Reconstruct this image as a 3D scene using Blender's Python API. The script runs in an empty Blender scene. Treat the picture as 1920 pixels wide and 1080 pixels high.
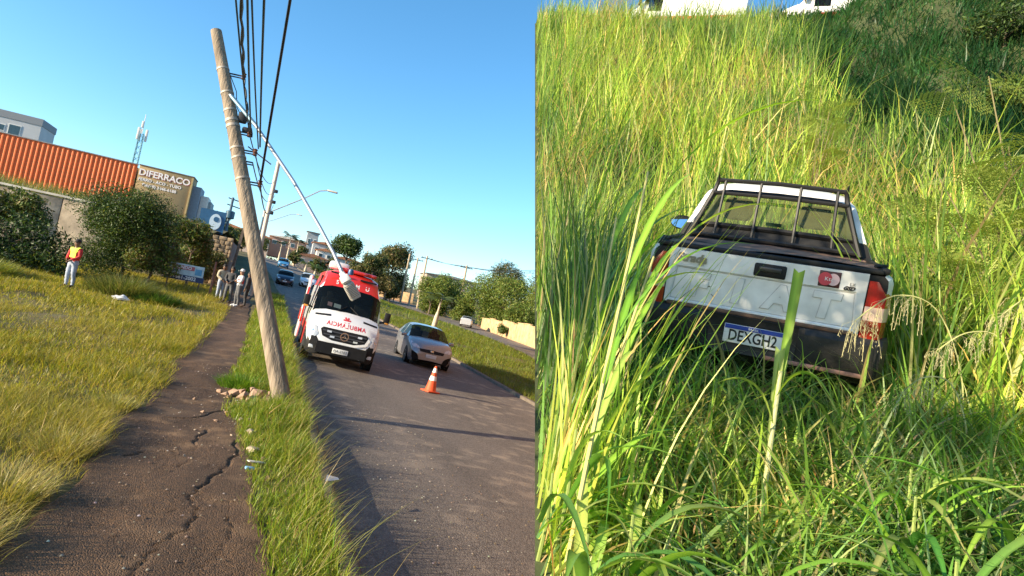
import bpy, bmesh, math, random
import numpy as np
from mathutils import Vector, Matrix, Euler
from mathutils.bvhtree import BVHTree

random.seed(7)
RNG = np.random.default_rng(11)
R = math.radians
scene = bpy.context.scene
COL = scene.collection

# ------------------------------------------------------------------ camera
EYE = (0.0, 0.0, 2.0)
cd = bpy.data.cameras.new("camera")
cam = bpy.data.objects.new("camera", cd)
COL.objects.link(cam)
cam.location = EYE
cam.rotation_euler = (1.6330085, -0.1874426, -0.3784096)
cd.sensor_width = 36.0
cd.lens = 36.0 * 1150.0 / 1920.0
cd.clip_start = 0.05
cd.clip_end = 3000.0
scene.camera = cam

# ------------------------------------------------------------------ sky and sun
SUN_EL = R(18.0)
SUN_DIR = Vector((-0.985 * math.cos(SUN_EL), -0.174 * math.cos(SUN_EL), math.sin(SUN_EL)))   # towards the sun
world = bpy.data.worlds.new("World")
scene.world = world
world.use_nodes = True
wn = world.node_tree
bg = wn.nodes["Background"]
sky = wn.nodes.new("ShaderNodeTexSky")
sky.sky_type = 'NISHITA'
sky.sun_disc = False
sky.sun_elevation = SUN_EL
sky.sun_rotation = math.atan2(SUN_DIR.x, SUN_DIR.y)
sky.altitude = 600
sky.air_density = 1.0
sky.dust_density = 0.6
sky.ozone_density = 3.0
hsv = wn.nodes.new("ShaderNodeHueSaturation")
hsv.inputs["Hue"].default_value = 0.491
hsv.inputs["Saturation"].default_value = 1.18
hsv.inputs["Value"].default_value = 1.15
wn.links.new(sky.outputs[0], hsv.inputs["Color"])
wn.links.new(hsv.outputs[0], bg.inputs[0])
bg.inputs[1].default_value = 0.12
sl = bpy.data.lights.new("sun", 'SUN')
sl.energy = 5.0
sl.angle = R(0.5)
sl.color = (1.0, 0.83, 0.58)
sun = bpy.data.objects.new("sun", sl)
COL.objects.link(sun)
sun.rotation_euler = SUN_DIR.to_track_quat('Z', 'Y').to_euler()
scene.view_settings.view_transform = 'Standard'
scene.view_settings.look = 'None'
scene.view_settings.exposure = 1.2
scene.view_settings.gamma = 1.0
scene.cycles.max_bounces = 6
scene.cycles.transparent_max_bounces = 12

# ------------------------------------------------------------------ materials
MATS = {}
def mat(name, color, rough=0.6, metal=0.0, var=0.12, scale=6.0, bump=0.0, bscale=60.0, spec=0.5, coat=0.0, emit=None):
    if name in MATS:
        return MATS[name]
    m = bpy.data.materials.new(name)
    m.use_nodes = True
    nt = m.node_tree
    p = nt.nodes["Principled BSDF"]
    p.inputs["Roughness"].default_value = rough
    p.inputs["Metallic"].default_value = metal
    p.inputs["Specular IOR Level"].default_value = spec
    p.inputs["Coat Weight"].default_value = coat
    tc = nt.nodes.new("ShaderNodeTexCoord")
    if var > 0:
        n = nt.nodes.new("ShaderNodeTexNoise")
        n.inputs["Scale"].default_value = scale
        n.inputs["Detail"].default_value = 6
        nt.links.new(tc.outputs["Object"], n.inputs["Vector"])
        r = nt.nodes.new("ShaderNodeValToRGB")
        c = Vector(color[:3])
        lo = c * (1 - var); hi = c * (1 + var)
        r.color_ramp.elements[0].position = 0.3
        r.color_ramp.elements[1].position = 0.7
        r.color_ramp.elements[0].color = (*lo, 1)
        r.color_ramp.elements[1].color = (*[min(1, x) for x in hi], 1)
        nt.links.new(n.outputs["Fac"], r.inputs[0])
        nt.links.new(r.outputs[0], p.inputs["Base Color"])
    else:
        p.inputs["Base Color"].default_value = (*color[:3], 1)
    if bump > 0:
        n2 = nt.nodes.new("ShaderNodeTexNoise")
        n2.inputs["Scale"].default_value = bscale
        n2.inputs["Detail"].default_value = 5
        nt.links.new(tc.outputs["Object"], n2.inputs["Vector"])
        b = nt.nodes.new("ShaderNodeBump")
        b.inputs["Strength"].default_value = bump
        b.inputs["Distance"].default_value = 0.02
        nt.links.new(n2.outputs["Fac"], b.inputs["Height"])
        nt.links.new(b.outputs[0], p.inputs["Normal"])
    if emit:
        p.inputs["Emission Color"].default_value = (*emit[:3], 1)
        p.inputs["Emission Strength"].default_value = emit[3]
    MATS[name] = m
    return m

def glass_mat(name, tint, body, fac=0.5, rough=0.05):
    """see-through pane: tinted transparency mixed with a reflecting, dusty coat"""
    if name in MATS:
        return MATS[name]
    m = bpy.data.materials.new(name)
    m.use_nodes = True
    nt = m.node_tree
    p = nt.nodes["Principled BSDF"]
    p.inputs["Base Color"].default_value = (*body, 1)
    p.inputs["Roughness"].default_value = rough
    t = nt.nodes.new("ShaderNodeBsdfTransparent")
    t.inputs[0].default_value = (*tint, 1)
    mx = nt.nodes.new("ShaderNodeMixShader")
    mx.inputs[0].default_value = fac
    nt.links.new(t.outputs[0], mx.inputs[1])
    nt.links.new(p.outputs[0], mx.inputs[2])
    nt.links.new(mx.outputs[0], nt.nodes["Material Output"].inputs[0])
    MATS[name] = m
    return m

def leaf_mat(name, trans=0.35, rough=0.5, tcol=(1.25, 1.15, 0.55)):
    """blades and leaves: colour of each piece comes from its own 'col' attribute"""
    if name in MATS:
        return MATS[name]
    m = bpy.data.materials.new(name)
    m.use_nodes = True
    nt = m.node_tree
    p = nt.nodes["Principled BSDF"]
    a = nt.nodes.new("ShaderNodeAttribute")
    a.attribute_name = "col"
    nt.links.new(a.outputs["Color"], p.inputs["Base Color"])
    p.inputs["Roughness"].default_value = rough
    p.inputs["Specular IOR Level"].default_value = 0.3
    t = nt.nodes.new("ShaderNodeBsdfTranslucent")
    mul = nt.nodes.new("ShaderNodeMix")
    mul.data_type = 'RGBA'
    mul.blend_type = 'MULTIPLY'
    mul.inputs[0].default_value = 1.0
    mul.inputs[7].default_value = (*tcol, 1)
    nt.links.new(a.outputs["Color"], mul.inputs[6])
    nt.links.new(mul.outputs[2], t.inputs[0])
    mx = nt.nodes.new("ShaderNodeMixShader")
    mx.inputs[0].default_value = trans
    nt.links.new(p.outputs[0], mx.inputs[1])
    nt.links.new(t.outputs[0], mx.inputs[2])
    nt.links.new(mx.outputs[0], nt.nodes["Material Output"].inputs[0])
    MATS[name] = m
    return m

# ------------------------------------------------------------------ object helpers
def tag(o, label=None, cat=None, group=None, kind=None):
    if label: o["label"] = label
    if cat: o["category"] = cat
    if group: o["group"] = group
    if kind: o["kind"] = kind
    return o

def thing(name, label, cat, loc=(0, 0, 0), rot=(0, 0, 0), group=None):
    o = bpy.data.objects.new(name, None)
    COL.objects.link(o)
    o.location = loc
    o.rotation_euler = rot
    o.empty_display_size = 0.1
    return tag(o, label, cat, group)

def link(name, me, m=None, parent=None, loc=None, rot=None):
    o = bpy.data.objects.new(name, me)
    COL.objects.link(o)
    if m is not None and len(me.materials) == 0:
        me.materials.append(m)
    if parent is not None:
        o.parent = parent
    if loc is not None: o.location = loc
    if rot is not None: o.rotation_euler = rot
    return o

def copy_tree(o, parent=None):
    c = o.copy()
    COL.objects.link(c)
    c.parent = parent
    for ch in list(o.children):
        copy_tree(ch, c)
    return c

class MB:
    """collects simple shapes; build() links them as one mesh object"""
    def __init__(self):
        self.v = []; self.f = []
    def add(self, vs, fs):
        n = len(self.v)
        self.v += [tuple(p) for p in vs]
        self.f += [tuple(i + n for i in f) for f in fs]
        return self
    def box(self, c, s, rot=None, taper=1.0):
        hx, hy, hz_ = s[0] / 2, s[1] / 2, s[2] / 2
        vs = []
        for z in (-1, 1):
            t = 1.0 if z < 0 else taper
            for y in (-1, 1):
                for x in (-1, 1):
                    vs.append(Vector((x * hx * t, y * hy * t, z * hz_)))
        if rot is not None:
            e = Euler(rot).to_matrix()
            vs = [e @ p for p in vs]
        vs = [p + Vector(c) for p in vs]
        return self.add(vs, [(0, 2, 3, 1), (4, 5, 7, 6), (0, 1, 5, 4), (2, 6, 7, 3), (0, 4, 6, 2), (1, 3, 7, 5)])
    def rbox(self, c, s, b, rot=None):
        """box with chamfered edges"""
        bm = bmesh.new()
        bmesh.ops.create_cube(bm, size=1.0)
        for p in bm.verts:
            p.co = Vector((p.co.x * s[0], p.co.y * s[1], p.co.z * s[2]))
        bmesh.ops.bevel(bm, geom=list(bm.edges), offset=b, segments=2, affect='EDGES', profile=0.5)
        e = Euler(rot).to_matrix() if rot is not None else Matrix.Identity(3)
        bm.verts.index_update()
        vs = [e @ p.co + Vector(c) for p in bm.verts]
        fs = [tuple(p.index for p in f.verts) for f in bm.faces]
        bm.free()
        return self.add(vs, fs)
    def tube(self, pts, rad, n=8, cap=True):
        pts = [Vector(p) for p in pts]
        if not hasattr(rad, '__len__'):
            rad = [rad] * len(pts)
        vs = []; fs = []
        up = Vector((0.13, 0.21, 0.97)).normalized()
        for i, p in enumerate(pts):
            a = pts[max(0, i - 1)]; b = pts[min(len(pts) - 1, i + 1)]
            d = (b - a).normalized()
            if abs(d.dot(up)) > 0.98:
                up = Vector((0.97, 0.2, 0.1)).normalized()
            x = d.cross(up).normalized()
            y = d.cross(x).normalized()
            up = -y if (-y).dot(up) > 0 else y
            for k in range(n):
                t = 2 * math.pi * k / n
                vs.append(p + (x * math.cos(t) + up * math.sin(t)) * rad[i])
        for i in range(len(pts) - 1):
            for k in range(n):
                k2 = (k + 1) % n
                fs.append((i * n + k, i * n + k2, (i + 1) * n + k2, (i + 1) * n + k))
        if cap:
            fs.append(tuple(range(n - 1, -1, -1)))
            fs.append(tuple((len(pts) - 1) * n + k for k in range(n)))
        return self.add(vs, fs)
    def lathe(self, prof, n=16, axis='z', c=(0, 0, 0)):
        """prof: (radius, height) pairs turned about an axis through c"""
        vs = []; fs = []
        for r, h in prof:
            for k in range(n):
                t = 2 * math.pi * k / n
                a, b = r * math.cos(t), r * math.sin(t)
                p = {'z': (a, b, h), 'y': (a, h, b), 'x': (h, a, b)}[axis]
                vs.append((p[0] + c[0], p[1] + c[1], p[2] + c[2]))
        for i in range(len(prof) - 1):
            for k in range(n):
                k2 = (k + 1) % n
                fs.append((i * n + k, i * n + k2, (i + 1) * n + k2, (i + 1) * n + k))
        fs.append(tuple(range(n)))
        fs.append(tuple((len(prof) - 1) * n + k for k in range(n)))
        return self.add(vs, fs)
    def prism(self, poly, d0, d1, axis='y'):
        """poly: 2D outline extruded along an axis from d0 to d1"""
        n = len(poly)
        def P(a, b, d):
            return {'y': (a, d, b), 'x': (d, a, b), 'z': (a, b, d)}[axis]
        vs = [P(a, b, d0) for a, b in poly] + [P(a, b, d1) for a, b in poly]
        fs = [tuple(range(n)), tuple(range(2 * n - 1, n - 1, -1))]
        for i in range(n):
            j = (i + 1) % n
            fs.append((i, j, n + j, n + i))
        return self.add(vs, fs)
    def quad(self, a, b, c, d):
        return self.add([a, b, c, d], [(0, 1, 2, 3)])
    def mesh(self, name, smooth=True, angle=38):
        me = bpy.data.meshes.new(name)
        me.from_pydata(self.v, [], self.f)
        me.validate()
        bm = bmesh.new()
        bm.from_mesh(me)
        bmesh.ops.recalc_face_normals(bm, faces=bm.faces)
        bm.to_mesh(me)
        bm.free()
        if smooth:
            me.polygons.foreach_set('use_smooth', [True] * len(me.polygons))
            me.set_sharp_from_angle(angle=R(angle))
        me.update()
        return me
    def build(self, name, m, parent=None, smooth=True, angle=38, loc=None, rot=None):
        return link(name, self.mesh(name, smooth, angle), m, parent, loc, rot)
    def bvh(self):
        return BVHTree.FromPolygons([Vector(p) for p in self.v], self.f)

def project(mb, bvh, d, off=0.004, start=3.0):
    """lay a flat decal or trim on a curved body: every vertex moves along d until it meets the body"""
    d = Vector(d).normalized()
    out = []
    for p in mb.v:
        p = Vector(p)
        depth = p.dot(d)
        q = p - d * (depth + start)
        h = bvh.ray_cast(q, d)
        if h[0] is not None:
            out.append(tuple(h[0] - d * (off - depth * 0.0)))
        else:
            out.append(tuple(p))
    mb.v = out
    return mb

def text_mb(body, size, depth=0.0, bold=0.0, mirror=False, align='CENTER', spacing=1.0):
    """lettering as mesh in the x-z plane, facing -y"""
    cu = bpy.data.curves.new("lettering", 'FONT')
    cu.body = body
    cu.size = size
    cu.extrude = depth / 2
    cu.offset = bold
    cu.space_character = spacing
    cu.align_x = align
    cu.align_y = 'CENTER'
    cu.resolution_u = 3
    o = bpy.data.objects.new("lettering", cu)
    COL.objects.link(o)
    dg = bpy.context.evaluated_depsgraph_get()
    me = bpy.data.meshes.new_from_object(o.evaluated_get(dg))
    mb = MB()
    s = -1 if mirror else 1
    mb.add([(s * v.co.x, -v.co.z, v.co.y) for v in me.vertices], [tuple(p.vertices) for p in me.polygons])
    bpy.data.objects.remove(o)
    bpy.data.curves.remove(cu)
    bpy.data.meshes.remove(me)
    return mb

def xf(mb, loc=(0, 0, 0), rot=(0, 0, 0), sc=1.0):
    e = Euler(rot).to_matrix()
    mb.v = [tuple(e @ (Vector(p) * sc) + Vector(loc)) for p in mb.v]
    return mb

# ------------------------------------------------------------------ noise and the lie of the land
_ph = RNG.random((12, 3)) * 6.28
_fr = RNG.normal(size=(12, 2))
def wob(x, y, s=1.0):
    """smooth pseudo noise, about -1..1"""
    x = np.asarray(x, float); y = np.asarray(y, float)
    o = 0
    for k in range(6):
        o = o + np.sin((x * _fr[k, 0] + y * _fr[k, 1]) * s * 1.4 + _ph[k, 0]) / 2.6
    for k in range(6, 12):
        o = o + 0.5 * np.sin((x * _fr[k, 0] + y * _fr[k, 1]) * s * 3.7 + _ph[k, 1]) / 2.6
    return o

def base(Y):
    Y = np.asarray(Y, float)
    return np.where(Y < 12, 0, np.where(Y < 60, .03 * (Y - 12), np.where(Y < 135, 1.44 + .07 * (Y - 60), 6.69 + .03 * (Y - 135))))

def bend(Y):
    Y = np.asarray(Y, float)
    return np.where(Y > 30, -0.0006 * (Y - 30) ** 2, 0.0)

def right_z(Y):
    return np.interp(Y, [-50, 0, 20, 55, 86, 150, 400], [-1.6, -1.4, -.9, 0, .5, 3, 14])

def hz(X, Y):
    """height of the land: footway side, road with its crossfall, grass median, far carriageway"""
    X = np.asarray(X, float); Y = np.asarray(Y, float)
    b = base(Y)
    x = X - bend(Y)
    road = b - .12 - .06 * (x - 1)
    re = b - .12 - .06 * 7.5 + 0.10
    t = np.clip((x - 8.5) / 17, 0, 1)
    med = re * (1 - t) + right_z(Y) * t
    return np.where(x < 1.0, b, np.where(x < 8.5, road, med))

def path_left(Y):
    return np.interp(Y, [0, 4.8, 6.6, 9.6, 13.3, 24, 28, 40, 60], [-1.15, -1.17, -1.22, -1.32, -1.42, -1.35, -1.6, -2.3, -3.5]) + 0.07 * wob(Y, 0 * Y, 1.5)
def path_right(Y):
    return np.interp(Y, [0, 4.9, 6.3, 8.9, 11.4, 13, 14.6, 25, 40, 60], [.45, .35, .24, -.05, -.30, -.36, -.25, -.55, -1.1, -2.0]) + 0.05 * wob(Y, 3 + 0 * Y, 1.9)

def grid_mesh(name, P):
    """P: (rows, cols, 3) array of points"""
    r, c = P.shape[:2]
    me = bpy.data.meshes.new(name)
    idx = np.arange(r * c).reshape(r, c)
    q = np.stack([idx[:-1, :-1], idx[:-1, 1:], idx[1:, 1:], idx[1:, :-1]], -1).reshape(-1, 4)
    me.vertices.add(r * c)
    me.vertices.foreach_set('co', P.reshape(-1).astype(np.float32))
    me.loops.add(q.size)
    me.loops.foreach_set('vertex_index', q.reshape(-1).astype(np.int32))
    me.polygons.add(len(q))
    me.polygons.foreach_set('loop_start', np.arange(0, q.size, 4, dtype=np.int32))
    me.polygons.foreach_set('use_smooth', np.ones(len(q), bool))
    me.update(calc_edges=True)
    return me

# ---- bank on the right: its own frame (u across, v up the slope), heading 43.6 degrees from the road
GA = R(43.64)
G = np.array([math.sin(GA), math.cos(GA)])          # up the slope
Q = np.array([math.cos(GA), -math.sin(GA)])         # across, to the right
CUT_N = np.array([0.89896, -0.39753, 0.18393])         # the face where the bank has been cut off
CUT_N = CUT_N / np.linalg.norm(CUT_N)
def bank_h(u, v):
    h = np.interp(v, [-8, 0, 1.5, 3, 4.9, 9.3, 12.0, 16, 25.5, 28, 33, 70], [.1, .45, .72, 1.1, 1.80, 2.85, 4.5, 7.9, 16.15, 16.6, 16.7, 17]) + np.clip((u - .8) / 2.5, 0, 1) * np.clip((v - 22) / 8, 0, 1) * 5.5
    amp = np.interp(v, [0, 6, 12, 26], [.03, .05, .28, .25])
    far = np.clip((v - 11) / 8, 0, 1) * np.clip((u - 3.2) / 3, 0, 1)
    g = h + amp * wob(u * .8, v * .8, .9) + far * (0.9 * np.sin(v * 1.1 + u * .5) * .5)
    return g
def bank_xyz(u, v):
    z = bank_h(u, v)
    return np.stack([u * Q[0] + v * G[0], u * Q[1] + v * G[1], z], -1)
def bank_edge(v):
    u = np.zeros_like(v)
    for _ in range(12):
        z = bank_h(u, v) - 2.0
        u = -(v * (CUT_N[0] * G[0] + CUT_N[1] * G[1]) + z * CUT_N[2]) / (CUT_N[0] * Q[0] + CUT_N[1] * Q[1])
    return u
def in_bank(P, eps=0.0):
    return (P - np.array(EYE)) @ CUT_N > eps

# ================================================================== the setting
def ground_material():
    m = bpy.data.materials.new("turf_soil")
    m.use_nodes = True
    nt = m.node_tree
    p = nt.nodes["Principled BSDF"]
    p.inputs["Roughness"].default_value = 0.95
    tc = nt.nodes.new("ShaderNodeTexCoord")
    def noise(s):
        n = nt.nodes.new("ShaderNodeTexNoise")
        n.inputs["Scale"].default_value = s
        n.inputs["Detail"].default_value = 8
        nt.links.new(tc.outputs["Object"], n.inputs["Vector"])
        return n
    a, b = noise(.35), noise(5.0)
    r1 = nt.nodes.new("ShaderNodeValToRGB")
    e = r1.color_ramp.elements
    e[0].position = .35; e[0].color = (.12, .115, .02, 1)
    e[1].position = .65; e[1].color = (.13, .085, .03, 1)
    nt.links.new(b.outputs[0], r1.inputs[0])
    r2 = nt.nodes.new("ShaderNodeValToRGB")
    e = r2.color_ramp.elements
    e[0].position = .4; e[0].color = (.6, .6, .6, 1)
    e[1].position = .7; e[1].color = (1.2, 1.15, 1.0, 1)
    nt.links.new(a.outputs[0], r2.inputs[0])
    mx = nt.nodes.new("ShaderNodeMix")
    mx.data_type = 'RGBA'; mx.blend_type = 'MULTIPLY'
    mx.inputs[0].default_value = 1
    nt.links.new(r1.outputs[0], mx.inputs[6])
    nt.links.new(r2.outputs[0], mx.inputs[7])
    nt.links.new(mx.outputs[2], p.inputs["Base Color"])
    bp = nt.nodes.new("ShaderNodeBump")
    bp.inputs["Strength"].default_value = .8
    bp.inputs["Distance"].default_value = .05
    nt.links.new(b.outputs[0], bp.inputs["Height"])
    nt.links.new(bp.outputs[0], p.inputs["Normal"])
    return m

def asphalt_material(name, lo, hi, stone, dust, dust_amt, agg, bump):
    """worn asphalt: patchy tone, aggregate grains, dusty scuffs with a shape of their own"""
    m = bpy.data.materials.new(name)
    m.use_nodes = True
    nt = m.node_tree
    L = nt.links.new
    p = nt.nodes["Principled BSDF"]
    p.inputs["Roughness"].default_value = 0.82
    p.inputs["Specular IOR Level"].default_value = 0.35
    tc = nt.nodes.new("ShaderNodeTexCoord")
    def noise(s, d=6, st=None):
        n = nt.nodes.new("ShaderNodeTexNoise")
        n.inputs["Scale"].default_value = s
        n.inputs["Detail"].default_value = d
        if st:
            mp = nt.nodes.new("ShaderNodeMapping")
            mp.inputs["Scale"].default_value = st
            L(tc.outputs["Object"], mp.inputs[0]); L(mp.outputs[0], n.inputs["Vector"])
        else:
            L(tc.outputs["Object"], n.inputs["Vector"])
        return n
    def ramp(src, p0, c0, p1, c1):
        r = nt.nodes.new("ShaderNodeValToRGB")
        e = r.color_ramp.elements
        e[0].position = p0; e[0].color = (*c0, 1)
        e[1].position = p1; e[1].color = (*c1, 1)
        L(src, r.inputs[0])
        return r.outputs[0]
    def mix(kind, fac, a, b):
        x = nt.nodes.new("ShaderNodeMix")
        x.data_type = 'RGBA'; x.blend_type = kind
        if isinstance(fac, float): x.inputs[0].default_value = fac
        else: L(fac, x.inputs[0])
        L(a, x.inputs[6])
        if isinstance(b, tuple): x.inputs[7].default_value = (*b, 1)
        else: L(b, x.inputs[7])
        return x.outputs[2]
    c = ramp(noise(.9, 6, (1, .18, 1)).outputs[0], .35, lo, .68, hi)
    v = nt.nodes.new("ShaderNodeTexVoronoi")
    v.inputs["Scale"].default_value = agg
    L(tc.outputs["Object"], v.inputs["Vector"])
    grain = ramp(v.outputs["Color"], .25, (.62, .62, .62), .9, stone)
    c = mix('MULTIPLY', 1.0, c, grain)
    d = noise(2.6, 9)
    d2 = noise(.45, 2)
    fac = nt.nodes.new("ShaderNodeMath"); fac.operation = 'MULTIPLY'
    L(ramp(d.outputs[0], .50, (0, 0, 0), .68, (1, 1, 1)), fac.inputs[0])
    L(ramp(d2.outputs[0], .40, (0, 0, 0), .58, (dust_amt, dust_amt, dust_amt)), fac.inputs[1])
    c = mix('MIX', fac.outputs[0], c, dust)
    L(c, p.inputs["Base Color"])
    b1 = nt.nodes.new("ShaderNodeBump")
    b1.inputs["Strength"].default_value = bump
    b1.inputs["Distance"].default_value = .012
    L(v.outputs["Distance"], b1.inputs["Height"])
    b1.invert = True
    L(b1.outputs[0], p.inputs["Normal"])
    return m

M_SOIL = ground_material()
M_ROAD = asphalt_material("road_asphalt", (.140, .120, .104), (.20, .170, .146), (1.25, 1.2, 1.15), (.36, .29, .22), .8, 60, .4)
M_PATH = asphalt_material("path_asphalt", (.060, .037, .022), (.130, .080, .046), (1.6, 1.4, 1.15), (.28, .17, .09), .6, 90, .8)
M_DIRT = mat("red_dirt", (.30, .14, .065), .95, var=.35, scale=3, bump=.6, bscale=14)
M_KERB = mat("kerb_concrete", (.15, .12, .09), .9, var=.3, scale=4, bump=.5, bscale=40)

# ---- ground, one sheet to the horizon, let down under the paved strips
ys = np.concatenate([np.arange(-30, 0, 3), np.arange(0, 30, .5), np.arange(30, 70, 1.5), np.arange(70, 150, 4), np.arange(150, 1500, 60)])
xs = np.concatenate([-np.geomspace(1200, 14, 30), np.arange(-13.5, -4.2, .5), [-3.6, -3, -2.4], np.linspace(-1.9, .95, 14), [.999, 1.001, 1.4, 3, 5, 7, 8.2, 8.499, 8.501], np.arange(9, 27, .9), np.geomspace(27.5, 1400, 30)])
XX, YY = np.meshgrid(xs, ys)
XX = np.where(np.abs(XX) < 30, XX + bend(YY), XX)
ZZ = hz(XX, YY)
xr = XX - bend(YY)
near = (YY < 60)
onp = (XX > path_left(YY) - .02) & (XX < path_right(YY) + .02) & near & (np.abs(XX) < 5)
ZZ = ZZ + 0.05 * wob(XX, YY, .6) * np.clip((-1.6 - xr) / 2, 0, 1) + .06 * wob(XX, YY, .5) * np.clip((xr - 9.5) / 3, 0, 1)
ZZ = ZZ - .05 * onp - .08 * ((xr > 1.0005) & (xr < 8.5005))
ZZ = ZZ + np.clip((-9 - xr) / 4, 0, 1) * np.clip((YY - 4) / 8, 0, 1) * np.clip((30 - YY) / 6, 0, 1) * .25
P = np.stack([XX, YY, ZZ], -1)
g = link("ground", grid_mesh("ground", P), M_SOIL)
tag(g, kind="structure")

# ---- road with its crossfall
ys = np.concatenate([np.arange(-12, 40, 1.0), np.arange(40, 340, 3.0)])
us = np.linspace(1.0, 8.5, 16)
P = np.array([[(u + bend(y), y, hz(u + bend(y) + .0001 * (1 if u < 2 else -1), y)) for u in us] for y in ys])
tag(link("road", grid_mesh("road", P), M_ROAD), kind="structure")
# kerb faces: a low worn concrete kerb on either side
def kerb(name, x0, x1, top, y0, y1, step):
    y = np.arange(y0, y1, step)
    prof = []
    for yy in y:
        bx = bend(yy); zt = float(top(yy))
        j = .012 * math.sin(yy * 5.1) + .01 * math.sin(yy * 13)
        prof.append([(x0 + bx + j, yy, zt - .35), (x0 + bx + j, yy, zt - .02), (x0 + bx + .02 + j, yy, zt), (x1 + bx - .02 - j, yy, zt), (x1 + bx - j, yy, zt - .02), (x1 + bx - j, yy, zt - .35)])
    return tag(link(name, grid_mesh(name, np.array(prof)), M_KERB), kind="structure")
kerb("kerb", .86, 1.02, lambda y: base(y) + .012, -8, 130, .4)
kerb("median_kerb", 8.44, 8.60, lambda y: base(y) - .57 + .10, -8, 130, .4)

# ---- footpath: crumbling asphalt with modelled cracks near the camera
ysn = np.concatenate([np.arange(2.0, 14, .022), np.arange(14, 32, .12), np.arange(32, 62, 1.0)])
ts = np.linspace(0, 1, 72)
PL, PR = path_left(ysn) - .05, path_right(ysn) + .06
X = PL[:, None] * (1 - ts) + PR[:, None] * ts
Y = np.repeat(ysn[:, None], len(ts), 1)
Z = hz(np.minimum(X, .99), Y) + .006 + .012 * wob(X, Y, 2.2)
Z -= np.clip((.06 - np.minimum(X - PL[:, None], PR[:, None] - X)) / .06, 0, 1) * .045
Z += RNG.normal(0, .0022, Z.shape) * (Y < 14)
def crack(pts, w, d):
    global Z
    cyc = 0
    for (xa, ya), (xb, yb) in zip(pts[:-1], pts[1:]):
        n = max(2, int(math.hypot(xb - xa, yb - ya) / .012))
        for k in range(n):
            t = k / n
            ww_ = w * (.55 + .6 * abs(math.sin(cyc * .37)) + random.uniform(0, .3)); cyc += 1
            cx = xa + (xb - xa) * t + .018 * math.sin(9 * (ya + t) + 3 * xa) + random.uniform(-.006, .006)
            cy = ya + (yb - ya) * t
            i0, i1 = np.searchsorted(ysn, [cy - .04, cy + .04])
            if i1 <= i0: continue
            dx = (X[i0:i1] - cx) ** 2 + ((Y[i0:i1] - cy) * .7) ** 2
            Z[i0:i1] = np.minimum(Z[i0:i1], hz(0, cy) + .006 - d * np.exp(-dx / (ww_ * ww_)))
crack([(-.46, 4.2), (-.42, 4.75), (-.36, 5.05), (-.22, 5.3), (-.20, 5.75), (-.30, 6.0), (-.24, 6.3)], .010, .024)
crack([(-.24, 6.3), (-.1, 6.9), (.02, 7.6), (-.05, 8.2)], .011, .026)
crack([(-.48, 6.9), (-.40, 7.5), (-.46, 8.0), (-.38, 8.6)], .011, .022)
crack([(-1.0, 7.1), (-.85, 7.4), (-.6, 7.5)], .013, .026)
crack([(-.95, 9.0), (-.6, 9.15), (-.3, 9.9)], .012, .022)
crack([(-1.2, 11.4), (-.8, 11.6), (-.4, 11.5)], .013, .022)
crack([(-.05, 4.6), (.1, 5.2), (.05, 5.6)], .009, .02)
tag(link("footpath", grid_mesh("footpath", np.stack([X, Y, Z], -1)), M_PATH), kind="structure")

# ---- far carriageway and the strip of bare earth along the wall
def strip(name, pts, w, m, dz, y0=None):
    """ribbon that follows the land: pts are (x, y) of its centre line"""
    n = 60
    pts = np.array(pts, float)
    t = np.linspace(0, 1, n)
    k = np.linspace(0, 1, len(pts))
    cx, cy = np.interp(t, k, pts[:, 0]), np.interp(t, k, pts[:, 1])
    dx, dy = np.gradient(cx), np.gradient(cy)
    l = np.hypot(dx, dy)
    nx, ny = dy / l, -dx / l
    rows = []
    for i in range(n):
        rows.append([(cx[i] + nx[i] * s, cy[i] + ny[i] * s, float(hz(cx[i] + nx[i] * s, cy[i] + ny[i] * s)) + dz) for s in np.linspace(-w / 2, w / 2, 9)])
    return tag(link(name, grid_mesh(name, np.array(rows)), m), kind="structure")
strip("opposite_road", [(12, 10), (22.2, 42), (25.4, 62), (27.5, 82), (28.5, 100), (26, 125), (22, 150), (17, 200)], 7.0, M_ROAD, .10)
strip("dirt_verge", [(17.5, 12), (26.6, 44), (29.6, 62), (31.6, 82), (32.8, 100), (30.6, 125), (27, 150)], 3.0, M_DIRT, .08)

# ---- grassy bank on the right, cut off along a leaning face
vs_ = np.concatenate([np.arange(-6, 13, .22), np.arange(13, 30, .35), np.arange(30, 62, 4)])
ue = bank_edge(vs_)
rows = []
face_rows = []
tt = np.linspace(0, 1, 84) ** 1.25
for v, u0 in zip(vs_, ue):
    u1 = u0 + 10 + max(v, 0) * 1.6
    us = u0 + (u1 - u0) * tt
    top = bank_xyz(us, np.full_like(us, v))
    ed = top[0]
    rows.append(top)
    # the cut face leans under; rough earth, never proud of the cut
    down = np.array([.16, -.07, -.985])
    down -= CUT_N * (down @ CUT_N)
    kk = (ed[2] + 2.2) / -down[2]
    fr = np.linspace(0, 1, 46)
    pts_ = ed + down * (kk * fr)[:, None]
    dent = .05 + .10 * np.abs(wob(pts_[:, 2] * 3.0, np.full(46, v * 2.2), 1.0)) + .10 * np.abs(wob(pts_[:, 2] * 7.0 + 4, np.full(46, v * 6.0), 1.0))
    dent *= np.clip(fr * kk / .25, 0, 1)
    face_rows.append(pts_ + CUT_N * dent[:, None])
M_BANK = mat("bank_soil", (.045, .058, .018), .95, var=.5, scale=2.5, bump=.8, bscale=9)
hs = link("hillside", grid_mesh("hillside", np.array(rows)), M_BANK)
tag(hs, kind="structure")
M_EARTH = mat("cut_earth", (.17, .085, .042), .95, var=.5, scale=1.6, bump=.9, bscale=7)
tag(link("earth_cut", grid_mesh("earth_cut", np.array(face_rows)), M_EARTH), kind="structure")

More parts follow.
